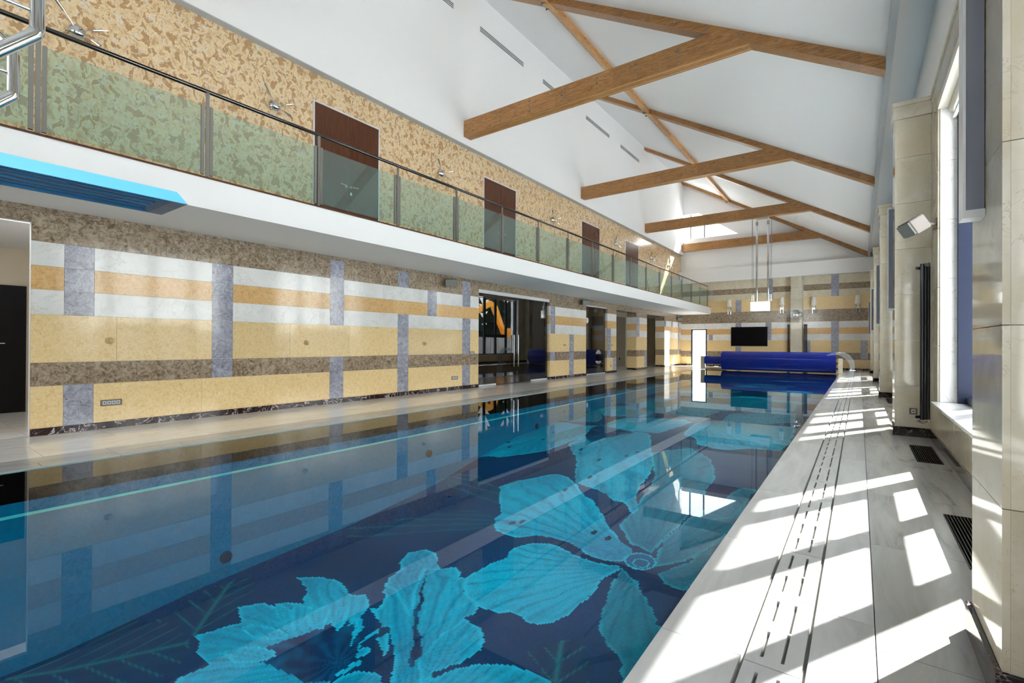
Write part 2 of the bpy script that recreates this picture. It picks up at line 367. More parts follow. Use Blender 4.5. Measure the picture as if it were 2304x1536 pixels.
for k in range(8): obj('column_slab', BX((-2.835, -2.335, 28.1, YF + 0.02, k * 0.586 + 0.002, (k + 1) * 0.586 - 0.002)), 'beige', wf)
obj('white_lintel', BX((XL + 0.002, XW, YF - 0.3, YF + 0.02, 4.69, 5.38)), 'plaster', wf)
bm = bmesh.new(); box(bm, -5.39, 1.35, YF, YF + 0.3, 5.381, 5.9)
prism(bm, [(XL, 5.381), (-5.39, 5.381), (-5.39, 7.275), (XL, 7.275)], 1, YF, YF + 0.3)
prism(bm, [(-5.39, 5.901), (-0.1, 5.901), (-5.39, roof(-5.39))], 1, YF, YF + 0.3)
prism(bm, [(-5.39, 7.275), (-5.39, roof(-5.39)), (-7.45, roof(-7.45)), (-7.45, 8.7)], 1, YF, YF + 0.3)
prism(bm, [(-7.45, 8.7), (-7.45, roof(-7.45)), (-8.7, roof(-8.7)), (-8.7, 8.7)], 1, YF, YF + 0.3)
struct('wall_gable', bm, 'plaster', 'white gable at the far end with a slanted window')
gw = struct('window_8', prism(bmesh.new(), [(-8.335, 7.275), (-5.39, 7.275), (-7.45, 8.7), (-8.335, 8.7)], 1, YF + 0.2, YF + 0.206), 'glass', 'slanted window high in the far white gable')
for x in (-7.92, -7.16): obj('mullion', BX((x - 0.03, x + 0.03, YF + 0.1, YF + 0.25, 7.275, min(8.7, 7.275 + 0.69 * (-5.39 - x)))), 'plate', gw)
# ------------------------------------------------------------------ roof trusses
bolt_me = mesh_of(lathe(bmesh.new(), [(0.021, 0.0), (0.021, -0.008), (0.011, -0.018)], 8, axis=1), 'bolt', True); bolt_me.materials.append(M['bolt'])
TR = [2.85, 9.28, 15.72, 22.2, 28.08]
TL = ['nearest timber roof truss, only the end of its tie beam in view', 'large timber roof truss nearest the camera with its whole tie beam in view', 'timber roof truss second in the row beyond the largest one',
      'timber roof truss that carries the hanging chrome box', 'farthest timber roof truss, just in front of the slanted gable window']
for k, yt in enumerate(TR):
    t = thing('roof_truss', TL[k], 'truss', (0, yt, 0), group='timber roof trusses')
    xr = lambda z: 0.32 - (z - 5.42) / 0.583
    zc = 6.53; zt = 6.94
    d = 0.27
    tb = obj('tie_beam', prism(bmesh.new(), [(XU, zc), (xr(zc), zc), (xr(zt), zt), (XU, zt)], 1, 0, d), 'wood', t)
    obj('bead', BX((XU, xr(zc) - 0.02, 0.05, 0.06, zc - 0.006, zc)), 'wood_pale', tb); obj('bead', BX((XU, xr(zc) - 0.02, d - 0.06, d - 0.05, zc - 0.006, zc)), 'wood_pale', tb)
    xa, xb = -8.33, 0.322
    obj('rafter', prism(bmesh.new(), [(xa, rafter_under(xa)), (-5.97, rafter_under(-5.97)), (-5.97, roof(-5.97) + 0.01), (xa, roof(xa) + 0.01)], 1, 0, d), 'wood', t)
    rf = obj('rafter', prism(bmesh.new(), [(-5.73, rafter_under(-5.73)), (xb, rafter_under(xb)), (xb, roof(xb) + 0.01), (-5.73, roof(-5.73) + 0.01)], 1, 0, d), 'wood', t)
    for i in range(7):
        x = XU + 0.32 + i * 0.86
        for z in (6.62, 6.735, 6.85):
            if x < xr(z) - 0.1: obj('bolt', bolt_me, None, tb, loc=(x, 0, z))
    for i in range(10):
        x = 0.0 - i * 0.58
        obj('bolt', bolt_me, None, rf, loc=(x, 0, rafter_under(x) + 0.11))
    for ya in (0.02, d - 0.03): obj('joint_plate', BX((-5.96, -5.74, ya, ya + 0.01, rafter_under(-5.85) - 0.02, roof(-5.85))), 'plate', t)
    obj('joint_block', prism(bmesh.new(), [(-5.99, rafter_under(-5.99) - 0.03), (-5.71, rafter_under(-5.71) - 0.03), (-5.71, rafter_under(-5.71) + 0.002), (-5.99, rafter_under(-5.99) + 0.002)], 1, 0.03, d - 0.03), 'wood_pale', t)
PL = ['purlin nearest the camera between the first two trusses', 'long purlin over the largest tie beam between the second and third trusses', 'purlin between the third and fourth trusses', 'farthest purlin, ending at the truss before the gable']
for k in range(4):
    y0, y1 = TR[k] + 0.24, TR[k + 1] + 0.03
    o = obj('purlin', prism(bmesh.new(), [(-5.96, rafter_under(-5.96)), (-5.74, rafter_under(-5.74)), (-5.74, roof(-5.74) - 0.001), (-5.96, roof(-5.96) - 0.001)], 1, y0, y1), 'wood_y'); tag(o, 'pale timber ' + PL[k], 'purlin', 'roof purlins')
    for i in range(6):
        y = y0 + 0.5 + i * (y1 - y0 - 1) / 5
        obj('bolt', lathe(bmesh.new(), [(0.018, 0), (0.018, 0.012), (0.01, 0.018)], 8, (-5.735, y, rafter_under(-5.74) + 0.1), 0), 'bolt', o)
# slot vents in the tall white wall
for k, (y0, y1) in enumerate(((6.6, 8.93), (9.95, 12.05), (13.14, 15.2), (16.17, 18.26), (19.39, 21.55))):
    L = ['slot vent at the top edge of the picture, nearest the camera', 'long slot vent above the largest tie beam', 'slot vent half hidden by the largest tie beam', 'slot vent seen below the largest tie beam', 'farthest and smallest slot vent in the high white wall']
    v = obj('slot_vent', BX((-8.334, -8.329, y0, y1, 9.63, 9.80)), 'plaster'); tag(v, L[k], 'vent', 'slot vents in the high white wall')
    for z in (9.65, 9.70, 9.75): obj('slat', BX((-8.329, -8.318, y0 + 0.02, y1 - 0.02, z, z + 0.022)), 'plate', v)
# ------------------------------------------------------------------ balcony
bal = struct('balcony', BX((XL - 0.1, XB, YN, YF - 0.001, ZS - 0.015, 3.29)), 'plaster', 'long white balcony slab running along the left wall')
obj('edge_strip', BX((XB - 0.35, XB + 0.018, YN, YF - 0.002, 3.29, 3.312)), 'veneer', bal)
obj('balcony_floor', BX((XL, XB - 0.35, YN, YF - 0.002, 3.29, 3.31)), 'deck_stone', bal)
br = thing('glass_balustrade', 'long green glass balustrade with dark handrail along the balcony edge', 'balustrade', (XB - 0.03, 0, 3.3))
obj('handrail', TB([(0, YN, 1.12), (0, 27.86, 1.12)], 0.026, seg=14), 'dark_steel', br, True)
ys = [-3.56, -2.0, -0.44] + [1.12 + i * 1.571 for i in range(18)]
pb = mesh_of(BX((-0.008, 0.008, -0.021, 0.021, -0.03, 1.1)), 'post'); pb.materials.append(M['steel'])
cl = mesh_of(BX((-0.022, 0.012, -0.018, 0.018, 0.045, 0.935)), 'clamp_bar'); cl.materials.append(M['steel'])
for y in ys:
    p = obj('post', pb, None, br, loc=(0.012, y, 0))
    obj('clamp_bar', cl, None, p, loc=(-0.012, -0.05, 0)); obj('clamp_bar', cl, None, p, loc=(-0.012, 0.05, 0))
for a, c in zip([YN] + ys, ys):
    if c - a > 0.3: obj('glass_pane', BX((-0.008, 0.004, a + 0.055, c - 0.055, 0.06, 0.925)), 'rail_glass', br)
# double doors on the balcony
for k, (y0, y1) in enumerate(((5.19, 6.69), (10.3, 11.8), (16.08, 17.58), (20.22, 21.74))):
    L = ['nearest brown double door behind the balcony glass', 'second brown double door along the balcony', 'third brown double door along the balcony', 'farthest brown double door on the balcony, under the bright reflection'][k]
    d = struct('door_%d' % (k + 1), BX((XL, XL + 0.012, y0 - 0.03, y0, 3.312, 5.83), (XL, XL + 0.012, y1, y1 + 0.03, 3.312, 5.83), (XL, XL + 0.012, y0, y1, 5.80, 5.83)), 'alu', L)
    ym = (y0 + y1) / 2
    for s, (a, b2) in enumerate(((y0 + 0.003, ym - 0.004), (ym + 0.004, y1 - 0.003))):
        lf = obj('door_leaf', BX((XL + 0.001, XL + 0.01, a, b2, 3.315, 5.797)), 'veneer', d)
        sg = -1 if s == 0 else 1; yh = ym + sg * 0.06
        h = bmesh.new(); lathe(h, [(0.026, 0.0), (0.026, 0.012)], 12, (XL + 0.01, yh, 4.36), 0); tube(h, [(XL + 0.02, yh, 4.36), (XL + 0.06, yh, 4.36), (XL + 0.062, yh + sg * 0.15, 4.375)], 0.009, 8)
        if s == 1: box(h, XL + 0.01, XL + 0.02, yh - 0.022, yh + 0.022, 4.2, 4.26)
        obj('handle', h, 'chrome', lf)
# chrome branch lamps on the ochre wall
def branch_lamp(y, z, label):
    t = thing('branch_wall_lamp', label, 'lamp', (XL, y, z), group='chrome branch lamps above the balcony')
    obj('hub', lathe(bmesh.new(), [(0.05, 0), (0.085, 0.03), (0.09, 0.06), (0.06, 0.10), (0.02, 0.115)], 12, axis=0), 'chrome', t, True)
    for a, ln in ((2.35, 0.42), (0.35, 0.3), (-0.6, 0.3), (3.9, 0.22)):
        dy, dz = math.cos(a), math.sin(a)
        arm = obj('arm', TB([(0.06, 0, 0), (0.15, dy * ln * 0.5, dz * ln * 0.5), (0.2, dy * ln, dz * ln)], 0.006, seg=6), 'chrome', t)
        obj('lamp_sleeve', TB([(0.15, dy * ln * 0.5, dz * ln * 0.5), (0.185, dy * ln * 0.82, dz * ln * 0.82)], 0.02, seg=8, radii=[0.014, 0.022]), 'steel', arm)
for y, z, L in ((1.75, 5.29, 'chrome branch lamp beside the chrome ladder rail, nearest the camera'), (4.4, 5.38, 'chrome branch lamp just before the nearest brown double door'), (8.57, 5.4, 'chrome branch lamp between the first two brown double doors'),
                (13.9, 5.38, 'chrome branch lamp between the second and third brown double doors'), (19.05, 5.46, 'chrome branch lamp between the third and fourth brown double doors'),
                (23.3, 5.48, 'chrome branch lamp just past the farthest brown double door'), (26.1, 5.49, 'chrome branch lamp nearest the far white wall')): branch_lamp(y, z, L)
t = thing('broom', 'long handled broom leaning on the ochre wall behind the balcony glass', 'broom', (XL + 0.2, 22.6, 3.312))
obj('broomstick', TB([(0.05, 0.15, 0.04), (-0.16, -0.1, 1.5)], 0.014, seg=8), 'black_metal', t); obj('brush_head', BX((-0.03, 0.12, 0.0, 0.32, 0, 0.07)), 'socket', t)
g_ = thing('wall_vent', 'small square grey vent at the far end of the ochre wall', 'vent', (XL, 28.05, 4.99)); obj('vent_frame', BX((0, 0.015, -0.22, 0.22, -0.19, 0.19)), 'alu', g_)
for i in range(6): obj('slat', BX((0.015, 0.022, -0.18, 0.18, -0.16 + i * 0.055, -0.125 + i * 0.055)), 'plate', g_)
# ------------------------------------------------------------------ right wall, piers, windows
PY = [-9.69 + 5.93 * 1 + 0.08, 2.25, 8.26, 14.07, 20.0, 25.93]
PY[0] = -3.7
PT = 0.52
bays = [(PY[i] + PT, PY[i + 1]) for i in range(5)]
wins = [(a + 0.62, c - 0.62) for a, c in bays]; wins[1] = (3.38, 7.65)
b = []; prev = YN
for a, c in wins:
    b += [(XW + 0.02, 1.35, prev, a, 0, 5.62), (XW + 0.02, 1.35, a, c, 0, 0.5), (XW + 0.02, 1.35, a, c, 4.12, 5.62)]; prev = c
b.append((XW + 0.02, 1.35, prev, YF + 0.32, 0, 5.62))
wr = struct('wall_right', BX(*b), 'plaster', 'right wall of tall windows set between beige stone piers')
for i, ((a, c), (wa, wc)) in enumerate(zip(bays, wins)):
    g = 0.002
    obj('baseboard_slab', BX((XW - 0.018, XW + 0.02, a, c, 0, 0.119)), 'black_stone', wr)
    n = 3
    for k in range(n):
        y0 = a + (c - a) * k / n; y1 = a + (c - a) * (k + 1) / n
        obj('apron_slab', BX((XW, XW + 0.02, y0 + g, y1 - g, 0.12, 0.498)), 'yellow' if i != 1 else 'cream', wr)
        obj('lintel_slab', BX((XW, XW + 0.02, y0 + g, y1 - g, 4.122, 4.44)), 'beige', wr)
    obj('cornice_slab', BX((XW - 0.012, XW + 0.02, a, c, 4.442, 4.5)), 'cream', wr)
    for y0, y1 in ((a, wa), (wc, c)):
        for z0, z1 in ((0.5, 1.2), (1.2, 1.9), (1.9, 2.6), (2.6, 3.3), (3.3, 4.12)): obj('reveal_slab', BX((XW, XW + 0.02, y0 + g, y1 - g, z0 + g, z1 - g)), 'beige', wr)
    for z0, z1 in ((0.53, 1.3), (1.3, 2.0), (2.0, 2.7), (2.7, 3.4), (3.4, 4.12)):
        obj('reveal_slab', BX((XW + 0.021, 1.34, wc - 0.015, wc - 0.001, z0 + g, z1 - g)), 'white_stone', wr)
    obj('reveal_slab', BX((XW + 0.021, 1.34, wa + 0.001, wa + 0.015, 0.53, 4.12)), 'white_stone', wr)
zj = [0.12, 0.66, 1.27, 1.88, 2.49, 3.1, 3.71, 4.23]
for i, y in enumerate(PY):
    L = ['window pier behind the camera', 'glossy beige stone pier filling the right edge of the picture', 'beige stone pier with the tall radiator and the loudspeaker', 'beige stone pier third along the window wall', 'beige stone pier fourth along the window wall', 'beige stone pier nearest the far wall'][i]
    p = struct('pier', BX((XR + 0.02, XW + 0.02, y + 0.02, y + PT - 0.02, 0, 4.38)), 'plaster', L)
    for z0, z1 in zip(zj, zj[1:]):
        obj('stone_slab', BX((XR, XR + 0.02, y, y + PT, z0 + 0.0015, z1 - 0.0015)), 'beige', p)
        obj('stone_slab', BX((XR + 0.0205, XW - 0.001, y, y + 0.02, z0 + 0.0015, z1 - 0.0015)), 'beige', p)
        obj('stone_slab', BX((XR + 0.0205, XW - 0.001, y + PT - 0.02, y + PT, z0 + 0.0015, z1 - 0.0015)), 'beige', p)
    obj('capital', BX((XR - 0.02, XW - 0.001, y - 0.02, y + PT + 0.02, 4.232, 4.40), (XR - 0.03, XW - 0.001, y - 0.03, y + PT + 0.03, 4.402, 4.46)), 'beige', p)
    obj('baseboard_slab', BX((XR - 0.018, XW, y - 0.018, y - 0.001, 0, 0.119), (XR - 0.018, XR, y, y + PT + 0.018, 0, 0.119), (XR, XW, y + PT + 0.001, y + PT + 0.018, 0, 0.119)), 'black_stone', p)
for i, (wa, wc) in enumerate(wins):
    L = ['tall window behind the camera', 'tall window nearest the camera, with white sill and sunlit floor before it', 'tall window second along the right wall', 'tall window third along the right wall', 'tall window nearest the far wall'][i]
    w = struct('window_%d' % (i + 1), BX((1.078, 1.084, wa + 0.05, wc - 0.05, 0.58, 4.07)), 'glass', L)
    F = lambda y0, y1, z0, z1, x0=1.0, x1=1.12, nm='frame': obj(nm, BX((x0, x1, y0, y1, z0, z1)), 'frame_blue', w)
    F(wc - 0.10, wc - 0.016, 0.53, 4.12, 0.93, 1.12); F(wa + 0.016, wa + 0.10, 0.53, 4.12, 0.93, 1.12); F(wa, wc, 4.04, 4.119); F(wa, wc, 0.531, 0.6)
    s = (wc - wa) / 4.27
    for m_ in (6.675, 5.575, 4.49):
        ym = wc - (7.65 - m_) * s
        F(ym - 0.085, ym + 0.085, 0.6, 4.04, 1.03, 1.12, 'mullion')
    for y0, y1 in ((5.66, 6.59), (4.575, 5.49)):
        y0 = wc - (7.65 - y0) * s; y1 = wc - (7.65 - y1) * s
        F(y0, y1, 1.57, 1.76, 1.04, 1.12, 'transom')
        h = bmesh.new(); box(h, 1.0, 1.03, y1 + 0.05, y1 + 0.08, 1.9, 2.0); tube(h, [(1.0, y1 + 0.065, 1.95), (0.96, y1 + 0.065, 1.95), (0.955, y1 + 0.065, 2.1)], 0.01, 8)
        obj('handle', h, 'chrome', w)
    sl = obj('window_sill', BX((0.695, 1.04, wa - 0.03, wc + 0.0, 0.502, 0.53)), 'white_stone', w)
    t = thing('roller_blind', ['cream rolled blind at the head of the window behind the camera', 'cream rolled blind at the head of the nearest window, upper right', 'cream rolled blind of the second window', 'cream rolled blind of the third window', 'cream rolled blind of the window nearest the far wall'][i], 'blind', (0.84, wa, 4.05), group='roller blinds')
    obj('cassette', BX((-0.085, 0.03, 0.02, wc - wa - 0.02, -0.02, 0.068)), 'blind', t)
    obj('roll', TB([(0.06, 0.03, -0.04), (0.06, wc - wa - 0.03, -0.04)], 0.052, seg=16), 'blind', t, True); obj('bottom_bar', BX((0.045, 0.075, 0.03, wc - wa - 0.03, -0.17, -0.13)), 'alu', t)
# wall lightboxes on the pool side of the piers
for i, y in enumerate(PY[1:]):
    L = ['grey violet wall lightbox on the nearest pier, at the upper right edge', 'grey violet wall lightbox on the pier with the radiator', 'grey violet wall lightbox on the third pier', 'grey violet wall lightbox on the fourth pier', 'grey violet wall lightbox on the pier nearest the far wall'][i]
    t = thing('wall_lightbox', L, 'lamp', (XR, y + 0.26, 1.69), group='lightboxes on the piers')
    obj('frame', BX((-0.064, -0.055, 0, 0.09, 0, 1.44)), 'alu', t); obj('frame', BX((-0.055, -0.001, 0, 0.09, 0, 0.03)), 'alu', t); obj('frame', BX((-0.055, -0.001, 0, 0.09, 1.41, 1.44)), 'alu', t)
    obj('panel', BX((-0.055, -0.003, 0.004, 0.085, 0.03, 1.41)), 'panel_glass', t)
# ------------------------------------------------------------------ floor, decks
fl = struct('floor', BX((XL - 6, XPL, YN - 1, YF + 0.3, -0.3, -0.021), (XPR, 1.35, YN - 1, YF + 0.3, -0.3, -0.021), (XPL, XPR, 25.4, YF + 0.3, -0.3, -0.021), (XPL, XPR, YN - 1, -1.5, -0.3, -0.021)), 'grout', 'marble deck around the pool')
def tiles(x0, x1, ys, mt, nm='floor_tile', g=0.0018, off=0.0):
    for a, b2 in zip(ys, ys[1:]): obj(nm, BX((x0 + g, x1 - g, a + g, b2 - g, -0.02, 0.0)), mt, fl)
def steps(a, b2, p, o=0.0):
    r = [a]; y = math.floor((a - o) / p) * p + o
    while y < b2:
        if y > a + 0.15 and y < b2 - 0.15: r.append(y)
        y += p
    return r + [b2]
tiles(0.056, XW, steps(YN, YF, 1.25, 2.39), 'floor_stone'); tiles(-0.157, 0.056, steps(YN, YF, 1.21, 2.58), 'pale_stone'); tiles(XPR, -0.369, steps(YN, YF, 1.21, 2.03), 'pale_stone', 'coping_stone')
tiles(XL, -7.62, steps(YN, YF, 1.6, 0.4), 'deck_stone'); tiles(-7.62, -6.86, steps(YN, YF, 1.6, 1.2), 'deck_stone'); tiles(-6.86, -6.575, steps(YN, YF, 1.21, 0.49), 'pale_stone'); tiles(XPL - 0.03, XPL, steps(YN, YF, 1.21, 0.49), 'pale_stone', 'coping_stone')
for x0, x1 in ((XPL, -4.9), (-4.9, -3.5), (-3.5, -2.1), (-2.1, XPR)): tiles(x0, x1, [25.4, 26.9, YF], 'deck_stone'); tiles(x0, x1, [YN, -3.0, -1.5], 'deck_stone')
tiles(-10.6, XL, steps(18.6, YF, 1.6, 0.2), 'deck_stone'); tiles(-12.6, XL, [YN, -2.6, -0.6, 1.34, 2.6], 'deck_stone')
# slotted overflow channel slabs
def channel_mesh(w, cols):
    bm = bmesh.new(); L = 0.597; xs = [0]
    for cx, _ in cols: xs += [cx - 0.006, cx + 0.006]
    xs.append(w)
    for i in range(0, len(xs) - 1, 2): box(bm, xs[i], xs[i + 1], 0, L, -0.022, 0.0)
    for cx, sl in cols:
        y = 0
        for a, b2 in sl: box(bm, cx - 0.006, cx + 0.006, y, a, -0.022, 0.0); y = b2
        box(bm, cx - 0.006, cx + 0.006, y, L, -0.022, 0.0)
    me = mesh_of(bm, 'channel_slab'); me.materials.append(M['pale_stone']); return me
two = [(0.05, 0.25), (0.345, 0.545)]; one = [(0.05, 0.27), (0.285, 0.545)]
cm = channel_mesh(0.186, [(0.052, two), (0.123, one)])
chp = obj('channel_trough', BX((-0.368, -0.158, YN, YF, -0.024, -0.0212)), 'pit', fl)
chl = obj('channel_trough', BX((-6.574, -6.361, YN, YF, -0.024, -0.0212)), 'pit', fl)
k = 0; y = 2.018 - 0.6033 * 10
while y < YF - 0.6:
    obj('channel_slab', cm, None, fl, loc=(-0.3555, y, 0))
    obj('channel_slab', cm, None, fl, loc=(-6.56, y - 0.31, 0)); y += 0.6033
for y in range(0, 60):
    pass
# ------------------------------------------------------------------ pool
ZP = [(-9, -1.9), (1.2, -1.86), (2.5, -1.72), (4.6, -1.6), (6.4, -1.4), (7.6, -1.15), (9, -.92), (11, -.8), (16, -.7), (30, -.62)]
def zfl(y): return np.interp(y, [a for a, _ in ZP], [c for _, c in ZP])
yv = [-1.5, 1.2, 2.5, 4.6, 6.4, 7.6, 9, 11, 16, 25.4]
b = bmesh.new()
for x in (XPL, XPR):
    for y0, y1 in zip(yv, yv[1:]):
        q = [b.verts.new(p) for p in ((x, y0, -0.021), (x, y1, -0.021), (x, y1, zfl(y1) - 0.05), (x, y0, zfl(y0) - 0.05))]; b.faces.new(q)
for y in (-1.5, 25.4):
    q = [b.verts.new(p) for p in ((XPL, y, -0.021), (XPR, y, -0.021), (XPR, y, zfl(y) - 0.05), (XPL, y, zfl(y) - 0.05))]; b.faces.new(q)
pw = struct('pool_wall', b, 'pool_wall', 'teal blue liner of the pool sides')
obj('pool_lip', BX((XPL, XPL + 0.012, -1.5, 25.4, -0.435, -0.41)), 'pool_lip', pw)
obj('inlet', lathe(bmesh.new(), [(0.07, 0.0), (0.07, 0.02), (0.05, 0.03)], 16, (XPL, 2.75, -1.45), 0), 'frame_blue', pw)
for yy in (6.2, 9.8): obj('inlet', lathe(bmesh.new(), [(0.07, 0.0), (0.07, 0.02), (0.05, 0.03)], 16, (XPL, yy, -0.8), 0), 'frame_blue', pw)
struct('water', BX((XPL - 0.0, XPR + 0.0, -1.5, 25.4, -0.0125, -0.012)) if False else (lambda bm: (bm.faces.new([bm.verts.new(p) for p in ((XPL, -1.5, -0.01), (XPR, -1.5, -0.01), (XPR, 25.4, -0.01), (XPL, 25.4, -0.01))]), bm)[1])(bmesh.new()), 'water', 'still clear water of the long indoor pool')
# mosaic floor: one small glass tile after another, the flower picture laid in colour
ART=[('leaf',(-628,83),[(-623,82),(-635,107),(-646,138),(-640,169),(-619,190),(-583,206),(-544,203),(-514,190),(-504,161),(-492,114),(-549,72)]),
('leaf',(-522,185),[(-608,192),(-622,247),(-617,285),(-602,295),(-563,275),(-548,249),(-531,207),(-555,208),(-583,206)]),
('leaf2',(-337,634),[(-635,419),(-624,457),(-580,507),(-537,561),(-503,587),(-463,592),(-430,552),(-461,528),(-517,494),(-565,452),(-596,429)]),
('leaf2',(-765,667),[(-633,685),(-580,695),(-513,675),(-473,623),(-520,629),(-567,625),(-623,650)]),
('leaf',(-203,341),[(-246,360),(-247,371),(-238,392),(-220,412),(-219,420),(-197,394),(-188,377),(-176,351),(-202,334),(-229,360),(-242,366)]),
('petal',(-385,263),[(-558,324),(-531,343),(-510,347),(-476,340),(-464,340),(-455,347),(-436,340),(-428,334),(-422,318),(-406,309),(-401,295),(-393,281),(-386,269),(-380,254),(-330,217),(-422,159),(-486,172),(-491,178),(-487,197),(-514,197),(-540,210),(-534,224),(-523,242),(-553,254),(-540,273),(-520,276),(-519,287),(-500,297),(-520,313)]),
('dark',(-385,263),[(-456,253),(-447,275),(-442,295),(-428,309),(-392,295),(-374,270),(-368,248),(-386,234),(-429,229),(-462,222),(-462,238)]),
('petal',(-418,282),[(-451,299),(-459,316),(-453,323),(-444,317),(-430,301),(-422,289),(-444,294)]),
('petal',(-388,276),[(-431,307),(-429,313),(-420,319),(-406,309),(-401,295),(-394,283),(-405,295),(-412,305),(-424,311),(-421,301)]),
('petal',(-379,272),[(-380,276),(-384,287),(-379,292),(-373,291),(-372,283),(-375,276)]),
('petal',(-382,278),[(-388,287),(-394,306),(-394,315),(-389,311),(-389,296),(-384,282)]),
('petal',(-376,292),[(-373,253),(-372,267),(-373,278),(-365,274),(-366,263),(-368,253)]),
('petal',(-444,255),[(-526,279),(-523,283),(-501,284),(-488,279),(-478,266),(-464,262),(-499,268)]),
('petal',(-436,252),[(-503,287),(-497,296),(-478,299),(-471,286),(-464,271),(-460,263),(-486,277)]),
('petal',(-423,270),[(-478,288),(-475,301),(-473,312),(-463,309),(-447,290),(-439,285),(-449,277)]),
('petal',(-436,244),[(-514,239),(-507,250),(-485,257),(-468,260),(-457,258),(-466,247),(-490,237)]),
('petal',(-423,237),[(-493,210),(-488,222),(-472,233),(-452,239),(-439,238),(-447,225),(-466,212)]),
('petal',(-282,256),[(-478,418),(-488,443),(-479,460),(-462,462),(-443,451),(-422,435),(-410,449),(-389,434),(-380,437),(-366,415),(-331,400),(-325,389),(-330,378),(-305,371),(-293,359),(-287,349),(-291,325),(-302,303),(-289,276),(-310,262),(-344,296),(-365,308),(-387,323),(-393,318),(-428,335),(-419,339),(-431,357),(-441,361),(-452,371),(-462,387),(-463,409)]),
('dark',(-282,256),[(-435,424),(-414,394),(-389,362),(-352,326),(-326,296),(-321,299),(-336,318),(-378,358),(-411,396)]),
('petal',(-319,198),[(-365,242),(-367,254),(-359,268),(-341,277),(-332,274),(-287,243),(-340,210)]),
('petal',(-278,244),[(-300,291),(-295,306),(-289,319),(-275,334),(-254,347),(-238,350),(-224,352),(-215,351),(-204,340),(-198,303),(-273,253)]),
('petal3',(-217,555),[(-233,550),(-231,530),(-227,504),(-223,477),(-217,457),(-206,434),(-195,422),(-180,413),(-172,405),(-167,395),(-158,371),(-142,395),(-152,461),(-162,477),(-171,491),(-185,507),(-198,520),(-212,536)]),
('petal3',(-203,563),[(-191,559),(-182,579),(-167,600),(-160,677),(-144,708),(-141,598),(-155,541),(-176,543)]),
('petal3',(-221,587),[(-328,911),(-308,948),(-272,988),(-243,957),(-221,926),(-202,877),(-193,832),(-195,793),(-193,768),(-195,723),(-202,682),(-212,637),(-213,598),(-228,606),(-244,609),(-277,649),(-274,718),(-281,797),(-298,851)]),
('petal3',(-214,577),[(-212,637),(-192,712),(-159,782),(-130,828),(-134,712),(-153,648),(-173,600),(-200,570)]),
('petal',(-219,574),[(-513,675),(-500,703),(-478,724),(-455,748),(-439,756),(-419,751),(-399,737),(-380,719),(-359,702),(-344,696),(-326,681),(-301,653),(-283,631),(-260,610),(-236,597),(-228,577),(-239,562),(-247,557),(-262,553),(-276,554),(-295,563),(-323,570),(-347,570),(-369,565),(-382,550),(-402,548),(-422,551),(-439,563),(-452,581),(-451,596),(-484,637)]),
('petal',(-220,562),[(-233,546),(-240,530),(-243,509),(-240,493),(-239,476),(-242,458),(-245,439),(-254,418),(-262,409),(-274,407),(-286,411),(-298,411),(-305,404),(-318,401),(-331,400),(-356,409),(-368,418),(-381,436),(-381,459),(-376,481),(-370,498),(-373,514),(-370,533),(-357,547),(-339,556),(-322,554),(-295,548),(-272,545),(-251,546),(-235,553)]),
('petal',(-524,1084),[(-642,757),(-619,776),(-595,778),(-564,806),(-526,842),(-510,889),(-498,944),(-517,1040),(-524,1084),(-552,1070),(-620,1080),(-666,1056),(-673,999),(-688,958),(-668,884),(-655,820),(-645,769)]),
('petal3',(-529,1093),[(-664,1109),(-691,1237),(-681,1327),(-638,1355),(-562,1194),(-544,1125),(-603,1095),(-644,1098)]),
('petal',(-524,1084),[(-511,1104),(-518,1174),(-504,1225),(-465,1250),(-423,1270),(-375,1286),(-341,1254),(-349,1198),(-361,1117),(-370,1078),(-407,1078),(-454,1073),(-480,1081)]),
('petal',(-568,1140),[(-657,1364),(-602,1423),(-541,1453),(-471,1335),(-471,1264),(-526,1244),(-569,1224)]),
('petal',(-529,1093),[(-501,899),(-482,870),(-456,844),(-429,800),(-412,760),(-402,742),(-386,733),(-352,730),(-332,719),(-311,706),(-300,711),(-284,696),(-277,685),(-270,684),(-267,695),(-276,717),(-286,735),(-294,777),(-293,802),(-302,862),(-338,947),(-361,1006),(-385,1066),(-429,1076),(-478,1092),(-522,1097),(-526,1056),(-502,977),(-497,935)]),
('dark',(-529,1093),[(-502,977),(-526,1056),(-520,1092),(-454,1073),(-417,1063),(-433,1025),(-456,981),(-464,932)]),
('petal',(-309,1261),[(-317,1089),(-288,1077),(-265,1022),(-234,1008),(-205,1010),(-179,1036),(-141,1046),(-123,1049),(-114,1118),(-123,1329),(-206,1308),(-266,1305),(-316,1287),(-332,1224)]),
('petal3',(-309,1261),[(-634,1499),(-506,1359),(-408,1331),(-349,1288),(-326,1478),(-249,1580),(-148,1597),(-170,1829),(-298,1889),(-432,1823),(-552,1699),(-631,1608)]),
('petal3',(-309,1261),[(-285,1292),(-293,1435),(-242,1534),(-144,1552),(-129,1396),(-206,1308)]),
('petal3',(-100,704),[(-165,775),(-157,807),(-149,823),(-133,826),(-129,820),(-142,727),(-168,710),(-179,730)]),
('petal',(-294,272),[(-300,287),(-327,308),(-333,345),(-330,378),(-305,371),(-293,359),(-287,349),(-291,325),(-302,303)]),
('petal',(-340,316),[(-478,418),(-488,443),(-479,460),(-462,462),(-443,451),(-422,435),(-430,427),(-439,425),(-413,384),(-379,347),(-400,355),(-432,371),(-450,371),(-462,387),(-463,409)]),
('petal',(-343,281),[(-382,304),(-382,317),(-364,303),(-355,291),(-364,295)]),
('dark',(-310,289),[(-435,424),(-414,394),(-389,362),(-352,326),(-326,296),(-321,299),(-336,318),(-378,358),(-411,396)])]
CH = 0.022
NX = int((XPR - XPL) / CH); NY = int(27.0 / CH)
